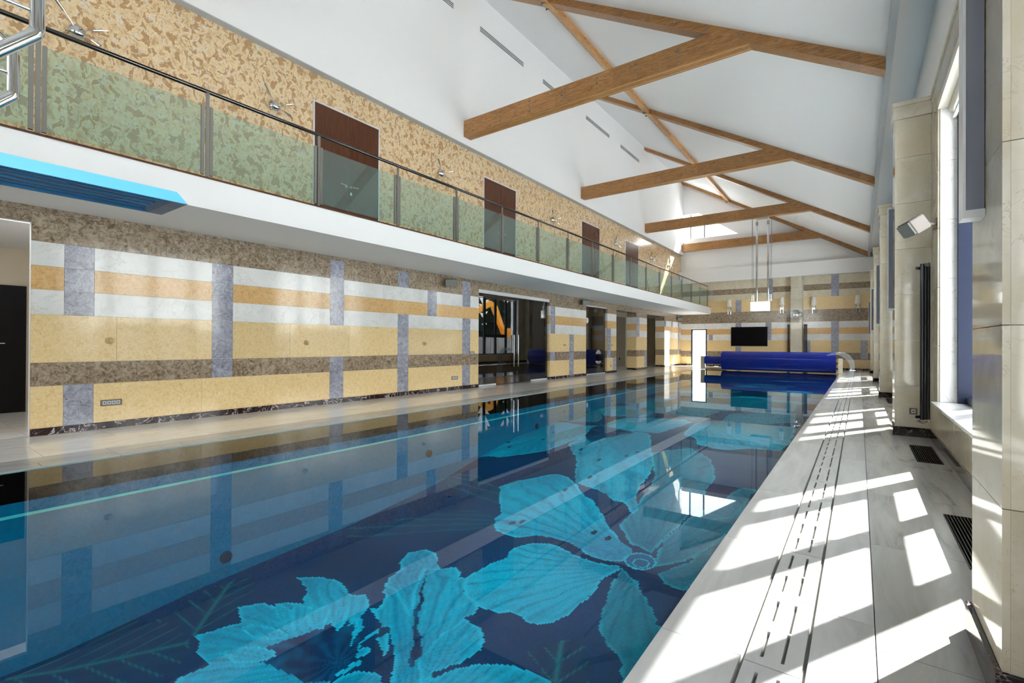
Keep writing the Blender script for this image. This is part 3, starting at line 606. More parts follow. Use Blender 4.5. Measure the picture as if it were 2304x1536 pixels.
cx = XPL + (np.arange(NX) + 0.5) * CH; cy = -1.5 + (np.arange(NY) + 0.5) * CH
GX, GY = np.meshgrid(cx, cy)
def rnd(shape): return np.random.rand(*shape)
def smooth_noise(sx, sy):
    a = np.random.rand(int(27 / sy) + 3, int(6 / sx) + 3)
    u = (GX - XPL) / sx; v = (GY + 1.5) / sy; i = u.astype(int); j = v.astype(int); fu = u - i; fv = v - j; fu = fu * fu * (3 - 2 * fu); fv = fv * fv * (3 - 2 * fv)
    return (a[j, i] * (1 - fu) + a[j, i + 1] * fu) * (1 - fv) + (a[j + 1, i] * (1 - fu) + a[j + 1, i + 1] * fu) * fv
n1 = smooth_noise(0.9, 0.9); n2 = smooth_noise(0.18, 0.18); n3 = smooth_noise(0.07, 0.07)
def L3(c): return np.array(lin(c))
col = np.empty((NY, NX, 3)); col[:] = L3(NAVY); col *= (0.75 + 0.5 * n1[..., None]) * (0.85 + 0.3 * rnd((NY, NX))[..., None])
PAL = {'petal': (L3(CYAN_HI), L3(CYAN_LO), L3(CYAN_RIM)), 'petal3': (L3(TEAL_HI), L3(TEAL_LO), L3(CYAN_RIM) * 0.75), 'leaf': (L3(LEAF_HI), L3(LEAF_LO), L3(LEAF_LO)), 'leaf2': (L3(LEAF_HI), L3(LEAF_LO), L3(LEAF_LO)),
       'dark': (L3(DARK_HI), L3(DARK_LO), L3(DARK_LO))}
def inside(poly, X, Y):
    r = np.zeros(X.shape, bool); n = len(poly)
    for i in range(n):
        x0, y0 = poly[i]; x1, y1 = poly[(i + 1) % n]
        if y0 == y1: continue
        r ^= ((Y < y0) != (Y < y1)) & (X < (x1 - x0) * (Y - y0) / (y1 - y0) + x0)
    return r
def edge(poly, X, Y):
    d = np.full(X.shape, 9.0); n = len(poly)
    for i in range(n):
        ax, ay = poly[i]; bx, by = poly[(i + 1) % n]; dx, dy = bx - ax, by - ay; q = dx * dx + dy * dy + 1e-9
        t = np.clip(((X - ax) * dx + (Y - ay) * dy) / q, 0, 1); d = np.minimum(d, np.hypot(X - ax - t * dx, Y - ay - t * dy))
    return d
SPOTS = True
def paint(kind, base, poly, sc=1.0):
    bx, by = base[0] / 100, base[1] / 100; poly = [(x / 100, y / 100) for x, y in poly]
    xs = [p[0] for p in poly]; ysl = [p[1] for p in poly]
    i0, i1 = max(0, int((min(xs) - XPL) / CH) - 1), min(NX, int((max(xs) - XPL) / CH) + 2); j0, j1 = max(0, int((min(ysl) + 1.5) / CH) - 1), min(NY, int((max(ysl) + 1.5) / CH) + 2)
    if i1 <= i0 or j1 <= j0: return
    sl = (slice(j0, j1), slice(i0, i1)); X, Y = GX[sl], GY[sl]
    wob = (n2[sl] - 0.5) * 0.05 + (n3[sl] - 0.5) * 0.03
    m = inside(poly, X + wob, Y + wob * 0.7)
    if not m.any(): return
    d = edge(poly, X, Y); hi, lo, rim = PAL[kind]
    cxp, cyp = np.mean(xs), np.mean(ysl); ax = math.atan2(cyp - by, cxp - bx)
    ang = np.arctan2(Y - by, X - bx) - ax; ang = (ang + PI) % (2 * PI) - PI; rad = np.hypot(X - bx, Y - by)
    ln = math.hypot(cxp - bx, cyp - by) + 0.01
    if kind in ('petal', 'petal3'):
        K = 24 if kind == 'petal' else 18
        ph = ang * K * (1 + 0.12 * np.sin(rad * 1.7)) + 1.3 * n2[sl] + 1.6 * n1[sl]
        s = np.abs(np.sin(ph)) ** 0.6; s2 = np.abs(np.sin(ph * 2.3 + 1.0 * n2[sl])) ** 0.8
        fade = np.clip(n1[sl] * 1.8 - 0.2, 0, 1)
        v = 0.12 + 0.55 * s * fade + 0.55 * (1 - fade) * 0.8 + 0.25 * s2 + 0.6 * (n1[sl] - 0.45) + 0.22 * (n3[sl] - 0.5) - 0.35 * np.exp(-rad / (0.22 * ln))
        v = np.clip(v, 0, 1); c = lo + (hi - lo) * v[..., None]
        k = np.clip(1 - d / 0.045, 0, 1)[..., None]; c = c * (1 - k * 0.7) + rim * k * 0.7
    elif kind == 'leaf':
        u = rad * np.cos(ang) ; w_ = rad * np.sin(ang)
        vein = np.maximum(np.clip(1 - np.abs(w_) / 0.035, 0, 1), np.clip(1 - np.abs(((u - np.abs(w_) * 1.2 + 0.05 * n1[sl]) % 0.26) - 0.13) / 0.024, 0, 1) * 0.8)
        v = np.clip(0.25 + 0.5 * (n1[sl] - 0.4) + 0.3 * np.sin(w_ * 30 + 2 * n2[sl]) * 0.5, 0, 1) * 0.5
        c = lo + (hi - lo) * v[..., None]; c = c * (1 - vein[..., None] * 0.7) + L3(VEIN) * vein[..., None] * 0.7
    elif kind == 'leaf2':
        s = np.clip(np.sin(ang * 70 + 2 * n2[sl]), 0, 1) ** 2
        c = lo + (hi - lo) * (0.2 + 0.2 * n1[sl])[..., None]; c = c * (1 - s[..., None] * 0.5) + L3(VEIN2) * s[..., None] * 0.5
    else:
        s = np.clip(0.35 + 0.3 * np.sin(ang * 13 + 5 * n2[sl] + 5 * n1[sl]) + 0.7 * (n2[sl] - 0.5) + 0.5 * (n3[sl] - 0.5), 0, 1); c = lo + (hi - lo) * s[..., None]
    c = c * (0.9 + 0.2 * rnd(m.shape))[..., None]
    col[sl][m] = c[m]
    if kind == 'petal' and len(poly) > 14:
        for q in range(5 if SPOTS else 0):
            a = random.choice(poly); t_ = random.uniform(0.3, 0.75); sx, sy = cxp + (a[0] - cxp) * t_, cyp + (a[1] - cyp) * t_
            sp_ = ((X - sx) ** 2 / 0.0014 + (Y - sy) ** 2 / 0.0040) < 0.8 + n3[sl] * 0.6
            col[sl][sp_ & m] = lo * 0.45
# the rest of the picture behind the camera's sharp area: scattered more flowers towards the far end
random.seed(11)
for (fx, fy, r) in ((-3.0, 17.6, 1.7), (-5.2, 20.4, 1.5), (-1.9, 21.3, 1.3), (-3.6, 24.2, 1.4), (-2.6, -0.3, 1.0)):
    for q in range(5):
        a = q * 2 * PI / 5 + 0.4; pts = []
        for t in range(14):
            ph = t / 13 * 2 * PI; rr = r * (0.52 + 0.48 * math.cos(ph)); ww = 0.42 * r * math.sin(ph) * (1 + 0.15 * math.sin(5 * ph))
            pts.append(((fx + math.cos(a) * rr - math.sin(a) * ww) * 100, (fy + math.sin(a) * rr + math.cos(a) * ww) * 100))
        paint('petal' if q % 2 else 'petal3', (fx * 100, fy * 100), pts)
for kind, base, poly in ART:
    SPOTS = kind == 'petal' and max(q[1] for q in poly) > 560
    paint(kind, base, poly)
# heart of the orchid: two rings
for (ox, oy, r0, r1) in ((-2.187, 5.743, 0.17, 0.195), (-2.16, 5.70, 0.085, 0.105)):
    rr = np.hypot(GX - ox, GY - oy); m = rr < r1
    if r0 > 0.1: col[m] = L3(DARK_HI)
    col[(rr > r0) & m] = L3(CYAN_RIM) * 0.8
vx = XPL + np.arange(NX + 1) * CH; vx[-1] = XPR; vy = -1.5 + np.arange(NY + 1) * CH
VX, VY = np.meshgrid(vx, vy); co = np.stack([VX, VY, zfl(VY)], -1).reshape(-1, 3)
J, I = np.meshgrid(np.arange(NY), np.arange(NX), indexing='ij'); a = (J * (NX + 1) + I).ravel()
loops = np.stack([a, a + 1, a + NX + 2, a + NX + 1], -1).ravel().astype(np.int32)
me = bpy.data.meshes.new('pool_floor'); me.vertices.add(len(co)); me.vertices.foreach_set('co', co.astype(np.float32).ravel())
me.loops.add(len(loops)); me.loops.foreach_set('vertex_index', loops); me.polygons.add(NX * NY)
me.polygons.foreach_set('loop_start', np.arange(0, len(loops), 4, dtype=np.int32)); me.update(calc_edges=True)
at_ = me.attributes.new('tile_colour', 'FLOAT_COLOR', 'FACE'); rgba = np.ones((NX * NY, 4), np.float32); rgba[:, :3] = col.reshape(-1, 3); at_.data.foreach_set('color', rgba.ravel())
me.materials.append(M['mosaic']); po = bpy.data.objects.new('pool_floor', me); C.objects.link(po); po['kind'] = 'structure'; po['label'] = 'mosaic pool floor with large cyan orchids and dark leaves'
# ------------------------------------------------------------------ rooms behind the left wall, wall behind the camera
struct('wall_corridor', BX((-9.1, -8.94, 9.0, 18.4, 0, ZS), (-8.94, XL - 0.1, 9.0, 9.2, 0, ZS), (-10.8, -10.6, 18.4, YF + 0.3, 0, ZS), (-10.6, XL - 0.5, 18.4, 18.6, 0, ZS), (-10.6, XL - 0.5, YF, YF + 0.2, 0, ZS)), 'plaster_warm', 'plain beige walls of the corridor behind the left wall')
struct('ceiling_corridor', BX((-10.8, XL - 0.5, 18.4, YF + 0.3, ZS - 0.16, ZS), (-12.8, XL - 0.5, YN, 2.8, ZS - 0.16, ZS)), 'plaster', 'white ceiling of the side rooms behind the left wall')
struct('wall_side_room', BX((-11.75, -11.56, YN, 2.8, 0, ZS), (-11.56, XL - 0.5, 2.6, 2.8, 0, ZS), (-11.56, XL - 0.5, YN, YN + 0.2, 0, ZS)), 'plaster_warm', 'beige walls of the side room at the left edge')
d = struct('door_5', BX((-11.55, -11.5, -1.2, 1.72, 0.0, 2.13), (-11.6, -11.55, -1.2, 2.6, 0.0, 2.9)) if False else BX((-11.55, -11.5, -1.2, 1.78, 0.0, 2.13)), 'door_dark', 'very dark door in the side room at the left edge')
h = bmesh.new(); tube(h, [(-11.5, 1.40, 1.16), (-11.44, 1.40, 1.16), (-11.44, 1.52, 1.16)], 0.012, 8); obj('handle', h, 'chrome', d)
d = struct('door_6', BX((-10.599, -10.56, 24.2, 25.4, 0.0, 2.68)), 'taupe', 'taupe door leaf in the corridor, seen between two striped piers'); obj('socket', BX((-10.56, -10.55, 24.5, 24.62, 0.35, 0.47)), 'black_metal', d)
wn_ = struct('wall_near', BX((XL, -8.0, YN - 0.3, YN, 0, 9.0), (-8.0, -0.4, YN - 0.3, YN, 0, 3.0), (-3.4, -0.4, YN - 0.3, YN, 3.0, 5.2), (-8.0, -0.4, YN - 0.3, YN, 5.2, 5.7), (-0.4, 1.35, YN - 0.3, YN, 0, 6), (XL - 0.3, XL, YN - 0.3, YN, 0, 10.9)), 'plaster', 'wall behind the camera with a wide window')
bm = bmesh.new(); prism(bm, [(-8.0, 5.7), (0.3, 5.7), (-8.0, roof(-8.0))], 1, YN - 0.3, YN); prism(bm, [(XL, 9.0), (-8.0, 9.0), (-8.0, roof(-8.0)), (XL, roof(XL))], 1, YN - 0.3, YN); obj('gable_panel', bm, 'plaster', wn_)
w = struct('window_7', BX((-8.0, -3.4, YN - 0.16, YN - 0.155, 3.0, 5.2)), 'glass', 'high window behind the camera')
for i in range(12): obj('mullion', BX((-8.0 + i * 0.41, -7.92 + i * 0.41, YN - 0.22, YN - 0.1, 3.0, 5.2)), 'frame_blue', w)
# ------------------------------------------------------------------ outdoors, seen through the far door and reflected in the glass
struct('snow_ground', BX((-60, XL - 13, -60, 90, -0.5, -0.15), (1.36, 60, -60, 90, -0.5, -0.15), (XL - 13, 1.36, YF + 0.32, 90, -0.5, -0.15), (XL - 13, 1.36, -60, YN - 1.0, -0.5, -0.15)), 'snow', 'snow covered ground outside')
bm = bmesh.new(); box(bm, 1.35, 1.95, YN, YF + 0.3, 4.5, 4.62); struct('eaves', bm, 'alu', 'eaves overhang outside the windows')
fe = thing('garden_fence', 'grey board fence beyond the windows, reflected in the black glass doors', 'fence', (9.0, 0, -0.15))
for k in range(108): obj('fence_board', BX((0, 0.03, -4 + k * 0.55, -4 + k * 0.55 + 0.5, 0, 1.9)), 'fence', fe)
def tree(x, y, h, L):
    t = thing('bare_tree', L, 'tree', (x, y, -0.15), group='trees beyond the fence')
    tr = obj('trunk', TB([(0, 0, 0), (0.1, 0.05, h * 0.5), (0.0, -0.1, h)], 0.2, seg=8, radii=[0.22, 0.14, 0.04]), 'bark', t)
    for q in range(16):
        z = h * (0.25 + 0.045 * q); a = q * 2.4; ln = (h - z) * 0.55 + 0.3
        obj('branch', TB([(0.05, 0, z), (math.cos(a) * ln * 0.6, math.sin(a) * ln * 0.6, z + ln * 0.25), (math.cos(a) * ln, math.sin(a) * ln, z + ln * 0.35)], 0.05, seg=5, radii=[0.07, 0.045, 0.015]), 'bark', t)
tree(12, 6, 8, 'dark bare tree beyond the fence, nearest the camera'); tree(13.5, 15, 9, 'tall dark bare tree beyond the middle of the fence'); tree(11.5, 21, 7, 'smaller dark bare tree beyond the far end of the fence'); tree(14, 27, 9, 'tall dark bare tree past the far end of the building')
def conifer(x, y, h, L):
    t = thing('conifer', L, 'tree', (x, y, -0.15), group='conifers beyond the fence')
    obj('trunk', TB([(0, 0, 0), (0, 0, h)], 0.15, seg=7, radii=[0.2, 0.04]), 'bark', t)
    bm = bmesh.new(); n = 9
    for i in range(n):
        z = 0.8 + (h - 1.0) * i / n; r = (h - z) * (0.19 if h < 16 else 0.2) + 0.25
        prof = []; m_ = 14; tip = bm.verts.new((0, 0, z + (h / n) * 1.7))
        ring = [bm.verts.new((math.cos(q * 2 * PI / m_) * r * (1 if q % 2 else 0.66), math.sin(q * 2 * PI / m_) * r * (1 if q % 2 else 0.66), z - (0.15 if q % 2 else 0))) for q in range(m_)]
        for q in range(m_): bm.faces.new((ring[q], ring[(q + 1) % m_], tip))
    obj('crown', bm, 'needles', t)
for x, y, h, L in ((17, 31.5, 11, 'dark conifer beyond the fence, nearest of the row'), (22.5, 36, 13, 'tall dark conifer second in the row beyond the fence'), (17.5, 40.5, 10, 'low dark conifer third in the row beyond the fence'), (23, 45.5, 14, 'tallest dark conifer beyond the fence behind the digger'),
                (17, 50, 11, 'dark conifer fifth in the row beyond the fence'), (22.5, 55, 13, 'tall dark conifer sixth in the row beyond the fence'), (17, 60, 12, 'dark conifer farthest along the row beyond the fence'),
                (30, 44, 18, 'very tall conifer in the back row, nearest of the five'), (31, 52, 19, 'very tall conifer in the back row, second of the five'), (29.5, 60, 18, 'very tall conifer in the back row, third of the five'), (31, 68, 20, 'tallest conifer of the back row, fourth of the five'), (30, 76, 18, 'very tall conifer in the back row, farthest of the five')): conifer(x, y, h, L)
dg = thing('excavator', 'yellow digger with raised arm beyond the fence, mirrored in the black glass doors', 'excavator', (12.5, 39, -0.15))
obj('track', BX((-1.3, -0.7, -1.9, 1.9, 0, 0.8)), 'plate', dg); obj('track', BX((0.7, 1.3, -1.9, 1.9, 0, 0.8)), 'plate', dg)
obj('body', BX((-1.2, 1.2, -1.8, 1.4, 0.85, 1.9)), 'digger_yellow', dg); obj('cab', BX((-1.2, -0.1, 0.0, 1.4, 1.9, 2.9)), 'digger_yellow', dg)
obj('boom', prism(bmesh.new(), [(1.0, 1.7), (1.5, 1.6), (-0.6, 5.2), (-1.6, 5.6), (-1.2, 5.0)], 0, 0.1, 0.5), 'digger_yellow', dg); obj('dipper', prism(bmesh.new(), [(-1.7, 5.6), (-1.2, 5.2), (-5.4, 3.4), (-5.6, 3.7)], 0, 0.12, 0.48), 'digger_yellow', dg)
obj('bucket', prism(bmesh.new(), [(-5.7, 3.7), (-5.2, 3.3), (-5.6, 2.5), (-6.3, 2.7)], 0, -0.3, 0.9), 'plate', dg)
hs = thing('neighbour_house', 'pale house across the snow, seen through the far glass door', 'house', (-9.5, 44, -0.15)); obj('house_wall', BX((0, 9, 0, 6, 0, 4.2)), 'facade', hs)
for x in (1.2, 3.4): obj('window', BX((x, x + 1.2, -0.03, 0, 1.2, 2.4)), 'plate', hs)
obj('roof', prism(bmesh.new(), [(-0.4, 4.2), (9.4, 4.2), (4.5, 6.4)], 1, -0.4, 6.4), 'snow', hs)
# ------------------------------------------------------------------ glass doors on the ground floor
gd = struct('door_7', BX((XL - 0.13, XL - 0.02, 10.1, 13.828, 2.595, 2.688)), 'alu', 'wide black glass sliding doors with long chrome handles and a white head rail')
XD = XL - 0.1
for a, c, nm in ((10.12, 10.99, 'fixed_panel'), (11.0, 11.895, 'door_leaf'), (11.9, 12.8, 'door_leaf'), (12.81, 13.80, 'fixed_panel')):
    o = obj(nm, BX((XD, XD + 0.012, a, c, 0.012 if nm == 'door_leaf' else 0.05, 2.594)), 'black_glass', gd)
    if nm == 'door_leaf':
        yh = 11.82 if a < 11.5 else 12.05
        h = bmesh.new(); tube(h, [(XD + 0.06, yh, 0.5), (XD + 0.06, yh, 1.46)], 0.014, 10)
        for z in (0.62, 1.34): tube(h, [(XD + 0.012, yh, z), (XD + 0.06, yh, z)], 0.009, 8)
        obj('handle', h, 'chrome', o, True)
    else: obj('bottom_rail', BX((XD - 0.01, XD + 0.025, a, c, 0.0, 0.05)), 'alu', gd)
gd = struct('door_8', BX((XL - 0.13, XL - 0.02, 16.48, 18.378, 2.65, 2.69)), 'alu', 'narrow black glass door between two striped marble piers')
obj('door_leaf', BX((XD, XD + 0.012, 16.5, 18.355, 0.04, 2.648)), 'black_glass', gd); obj('bottom_rail', BX((XD - 0.01, XD + 0.025, 16.5, 18.355, 0.0, 0.04)), 'alu', gd)
fd = struct('door_9', BX((-7.84, -7.77, YF + 0.0, YF + 0.1, 0, 2.07), (-7.05, -6.98, YF, YF + 0.1, 0, 2.07), (-7.77, -7.05, YF, YF + 0.1, 2.01, 2.07)), 'frame_blue', 'bright glass door to the outside in the far wall')
obj('glass_leaf', BX((-7.77, -7.05, YF + 0.05, YF + 0.055, 0.03, 2.01)), 'glass', fd); h = bmesh.new(); tube(h, [(-7.62, YF - 0.03, 0.1), (-7.62, YF - 0.03, 1.95)], 0.012, 8); box(h, -7.635, -7.605, YF - 0.03, YF + 0.05, 1.8, 1.83); obj('handle', h, 'chrome', fd)
# ------------------------------------------------------------------ small things on the left wall
for y, z, L in ((2.13, 1.21, 'stone coloured robe hook on the yellow band nearest the camera'), (5.05, 1.195, 'stone coloured robe hook in the middle of the long yellow band'), (8.07, 1.19, 'stone coloured robe hook before the wide black glass doors'),
                (14.8, 1.16, 'stone coloured robe hook on the pier after the wide black glass doors'), (18.8, 1.16, 'stone coloured robe hook on the narrow pier after the narrow black door')):
    t = thing('robe_hook', L, 'hook', (XL, y, z), group='robe hooks on the left wall')
    obj('rosette', lathe(bmesh.new(), [(0.05, 0), (0.048, 0.012), (0.03, 0.02)], 16, axis=0), 'brass', t, True); obj('peg', lathe(bmesh.new(), [(0.014, 0.02), (0.014, 0.05), (0.026, 0.06), (0.022, 0.075)], 12, axis=0), 'brass', t, True)
def socket(loc, n, rz, L, w=None):
    t = thing('wall_socket', L, 'socket', loc, rz); w = n * 0.052 + 0.03
    obj('frame', BX((0, 0.008, -w / 2, w / 2, -0.042, 0.042)), 'socket', t)
    for i in range(n):
        yc = (i - (n - 1) / 2) * 0.05
        obj('insert', BX((0.008, 0.010, yc - 0.021, yc + 0.021, -0.024, 0.024)), 'socket_white', t)
        obj('socket_well', lathe(bmesh.new(), [(0.013, 0.0102), (0.013, 0.0108)], 12, (0, yc, 0), 0), 'plate', t)
socket((XL, 2.153, 0.352), 4, 0, 'four gang wall socket low on the yellow marble near the doorway'); socket((XL, 9.15, 0.31), 4, 0, 'four gang wall socket low beside the wide black glass doors'); socket((XL, 9.83, 0.94), 3, 0, 'wall switch plate just left of the wide black glass doors')
socket((XL, 18.76, 0.285), 2, 0, 'wall socket low on the narrow pier beyond the narrow black door'); socket((0.58, 8.26, 0.335), 1, -PI / 2, 'single brown framed socket on the pier below the loudspeaker')
def speaker(loc, rz, L, shell, tilt=0.25):
    t = thing('loudspeaker', L, 'loudspeaker', loc, rz, group='wall loudspeakers')
    obj('wall_plate', BX((0, 0.015, -0.06, 0.06, -0.07, 0.07)), 'steel', t)
    obj('bracket', TB([(0.01, 0, 0.0), (0.12, 0, 0.0), (0.17, 0, 0.0)], 0.018, seg=8), shell, t)
    bm = bmesh.new(); prism(bm, [(0.13, -0.10), (0.20, -0.14), (0.33, -0.15), (0.33, 0.15), (0.20, 0.14), (0.13, 0.10)], 2, -0.09, 0.09)
    bmesh.ops.rotate(bm, verts=bm.verts[:], cent=(0.2, 0, 0), matrix=Matrix.Rotation(tilt, 3, 'Y')); bmesh.ops.bevel(bm, geom=bm.edges[:], offset=0.012, segments=2, affect='EDGES'); obj('shell', bm, shell, t, True)
    bm = bmesh.new(); box(bm, 0.331, 0.342, -0.135, 0.135, -0.078, 0.078); bmesh.ops.rotate(bm, verts=bm.verts[:], cent=(0.2, 0, 0), matrix=Matrix.Rotation(tilt, 3, 'Y')); obj('grille', bm, 'speaker_grey', t)
speaker((XL, 8.95, 2.72), -0.7, 'taupe loudspeaker on the brown marble left of the wide black glass doors', 'taupe'); speaker((XL, 16.2, 2.75), -0.7, 'taupe loudspeaker above the left corner of the narrow black door', 'taupe'); speaker((XL, 27.9, 2.66), -0.9, 'dark loudspeaker high in the far left corner', 'taupe')
speaker((XW, 7.72, 2.68), PI + 0.35, 'pale loudspeaker on a bracket above the tall radiator on the right', 'rubber', 0.55)
# ------------------------------------------------------------------ right side: radiator, floor grilles
def radiator(loc, h, n, L, rz=0, cap=True):
    t = thing('tall_radiator', L, 'radiator', loc, rz)
    for i in range(n): obj('tube', TB([(i * 0.052 - (n - 1) * 0.026, 0, 0.06), (i * 0.052 - (n - 1) * 0.026, 0, h)], 0.022, seg=12), 'black_metal', t, True)
    w = (n - 1) * 0.026 + 0.03
    for z in (0.09, h - 0.05): obj('header', TB([(-w, 0.04, z), (w, 0.04, z)], 0.02, seg=10), 'black_metal', t, True)
    if cap: obj('air_valve', TB([(0.0, 0.0, h - 0.01), (0.0, -0.045, h - 0.01)], 0.024, seg=14), 'rubber', t, True)
    obj('valve', TB([(-w, 0.04, 0.05), (-w * 0.4, 0.0, 0.02), (w * 0.5, 0.0, 0.02), (w + 0.03, 0.03, 0.05)], 0.014, seg=8), 'chrome', t, True)
radiator((0.672, 7.96, 0.21), 2.02, 3, 'tall black tubular radiator beside the pier on the right', 0.9)
radiator((-2.95, 28.3, 0.1), 2.15, 2, 'black vertical radiator on the left of the column with the clock', 0, False); radiator((-2.2, 28.3, 0.1), 2.15, 3, 'black vertical radiator on the right of the column with the clock', 0, False)
for y, L in ((4.06, 'dark floor grille nearest the camera, beside the near pier'), (7.0, 'dark floor grille in front of the pier with the radiator'), (13.2, 'dark floor grille glimpsed past the pier with the radiator'), (19.2, 'dark floor grille farthest down the window wall')):
    t = thing('floor_grille', L, 'grille', (0.59, y, 0.0), group='floor grilles along the windows')
    obj('grille_tray', BX((-0.10, 0.10, -0.51, 0.51, 0.0004, 0.002)), 'pit', t)
    obj('grille_frame', BX((-0.105, -0.1, -0.515, 0.515, 0.0004, 0.007), (0.1, 0.105, -0.515, 0.515, 0.0004, 0.007), (-0.1, 0.1, -0.515, -0.51, 0.0004, 0.007), (-0.1, 0.1, 0.51, 0.515, 0.0004, 0.007)), 'grille', t)
    for i in range(11): obj('grille_bar', BX((-0.092 + i * 0.018, -0.086 + i * 0.018, -0.51, 0.51, 0.002, 0.007)), 'grille', t)
# ------------------------------------------------------------------ springboard and its rails
t = thing('springboard', 'blue springboard with ribbed underside jutting in from the upper left', 'diving board', (-3.37, 0, 2.0))
y0, y1 = -2.6, 1.155
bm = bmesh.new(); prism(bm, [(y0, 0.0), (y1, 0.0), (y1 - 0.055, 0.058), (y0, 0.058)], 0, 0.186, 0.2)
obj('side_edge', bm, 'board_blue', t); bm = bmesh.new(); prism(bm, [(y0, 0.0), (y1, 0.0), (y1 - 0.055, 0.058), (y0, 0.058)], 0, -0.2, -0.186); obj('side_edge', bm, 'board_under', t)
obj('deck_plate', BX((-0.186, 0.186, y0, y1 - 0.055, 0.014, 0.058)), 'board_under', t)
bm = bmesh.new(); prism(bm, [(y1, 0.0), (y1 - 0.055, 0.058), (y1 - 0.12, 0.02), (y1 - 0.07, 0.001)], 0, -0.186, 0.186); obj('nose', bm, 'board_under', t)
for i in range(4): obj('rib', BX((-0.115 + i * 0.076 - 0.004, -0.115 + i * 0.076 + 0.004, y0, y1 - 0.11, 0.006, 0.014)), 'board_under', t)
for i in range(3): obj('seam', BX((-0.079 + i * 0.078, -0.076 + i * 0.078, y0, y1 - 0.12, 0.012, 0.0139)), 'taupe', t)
def arc(c, r, a0, a1, n=7): return [(c[0] + r * math.cos(a0 + (a1 - a0) * i / n), c[1] + r * math.sin(a0 + (a1 - a0) * i / n)) for i in range(n + 1)]
def rail(x, L, yf, zb, zt, rt):
    t = thing('chrome_rail', L, 'handrail', (x, 0, 0), group='chrome rails of the springboard')
    r = 0.045; sb = 0.85; cb = (yf - r, zb + r); ct = (yf - r, zt - r)
    top = [(0, q[0], q[1]) for q in arc(ct, r, PI / 2 - 0.75, 0)]; bot = [(0, q[0], q[1]) for q in arc(cb, r, 0, -PI / 2 + sb)]
    a = top[0]; e = bot[-1]
    p = [(0, a[1] - 0.6, a[2] + 0.6 * math.tan(0.75))] + top + bot + [(0, e[1] - 0.42, e[2] - 0.42 * math.tan(sb))]
    obj('rail_tube', TB(p, rt, seg=18), 'chrome', t, True)
    zm = (zb + zt) / 2
    obj('cross_tube', TB([(0, yf, zm), (0, -0.32, zm)], rt * 0.3, seg=10), 'chrome', t, True)
    obj('post', TB([(0, -0.32, 2.0), (0, -0.32, 3.6)], rt, seg=14), 'chrome', t, True)
    obj('post', TB([(0, -0.14, p[0][2] + 0.0), (0, -0.32, 3.6)], rt, seg=14), 'chrome', t, True)
rail(-3.0, 'larger chrome tube rail of the springboard in the top left corner', 0.49, 2.555, 2.80, 0.027)
rail(-3.7, 'smaller chrome tube rail below the larger one at the left edge', 0.513, 2.495, 2.785, 0.027)
st = thing('springboard_stand', 'stand that carries the springboard, behind the camera', 'stand', (-3.37, -2.1, 0))
obj('stand_leg', BX((-0.2, -0.14, -0.3, 0.3, 0, 1.98)), 'steel', st); obj('stand_leg', BX((0.14, 0.2, -0.3, 0.3, 0, 1.98)), 'steel', st); obj('stand_beam', BX((-0.139, 0.139, -0.3, -0.2, 1.92, 1.98)), 'steel', st)
# ------------------------------------------------------------------ hanging chrome box
t = thing('hanging_chrome_box', 'polished chrome box hung on two tubes and four cables from the timber truss', 'ceiling fixture', (-3.3, 22.33, 2.6))
bm = BX((-0.40, 0.33, -0.2, 0.2, 0, 0.40)); bmesh.ops.bevel(bm, geom=bm.edges[:], offset=0.015, segments=2, affect='EDGES'); obj('box_shell', bm, 'chrome', t, True)
obj('lower_rim', BX((-0.41, 0.34, -0.21, 0.21, -0.018, 0.012)), 'steel', t); obj('upper_rim', BX((-0.41, 0.34, -0.21, 0.21, 0.39, 0.41)), 'steel', t)
for x in (-0.19, 0.23):
    tb = obj('hanger_tube', TB([(x, 0, 0.4), (x, 0, 3.91)], 0.036, seg=14), 'chrome', t, True); obj('sleeve', TB([(x, 0, 3.6), (x, 0, 3.75)], 0.05, seg=14), 'steel', tb, True)
obj('crossbar', TB([(-0.19, 0, 3.86), (0.23, 0, 3.86)], 0.012, seg=8), 'steel', t)
for x, dx in ((-0.37, 0.0), (-0.31, -0.05), (0.30, 0.06), (0.36, 0.0)):
    cb = obj('cable', TB([(x, 0, 0.4), (x + dx, 0, 3.91)], 0.006, seg=6), 'plate', t); obj('turnbuckle', TB([(x, 0, 0.42), (x, 0, 0.7)], 0.013, seg=8), 'chrome', cb)
# ------------------------------------------------------------------ far wall things
t = thing('television', 'large black wall screen on the far wall above the blue cover roller', 'television', (-4.81, YF, 1.64))
obj('screen_case', BX((-0.89, 0.89, -0.07, -0.002, -0.52, 0.52)), 'black_metal', t); obj('screen', BX((-0.875, 0.875, -0.073, -0.07, -0.5, 0.508)), 'screen', t); obj('lower_bezel', BX((-0.89, 0.89, -0.076, -0.07, -0.52, -0.502)), 'steel', t)
t = thing('wall_clock', 'round chrome framed clock on the beige column', 'clock', (-2.585, 28.1, 2.72))
obj('clock_rim', lathe(bmesh.new(), [(0.26, 0.0), (0.275, -0.03), (0.26, -0.055), (0.235, -0.05)], 40, axis=1), 'chrome', t, True); obj('clock_face', lathe(bmesh.new(), [(0.235, -0.04), (0.10, -0.052), (0.02, -0.054)], 40, axis=1), 'chrome', t, True)
for i in range(12):
    a = i * PI / 6; obj('hour_mark', BX((-0.006, 0.006, -0.058, -0.05, 0.15, 0.215)), 'bolt', t).rotation_euler = (0, a, 0)
obj('hand', BX((-0.006, 0.006, -0.064, -0.06, -0.02, 0.12)), 'black_metal', t).rotation_euler = (0, -1.0, 0); obj('hand', BX((-0.004, 0.004, -0.068, -0.065, -0.02, 0.18)), 'black_metal', t).rotation_euler = (0, 0.9, 0)
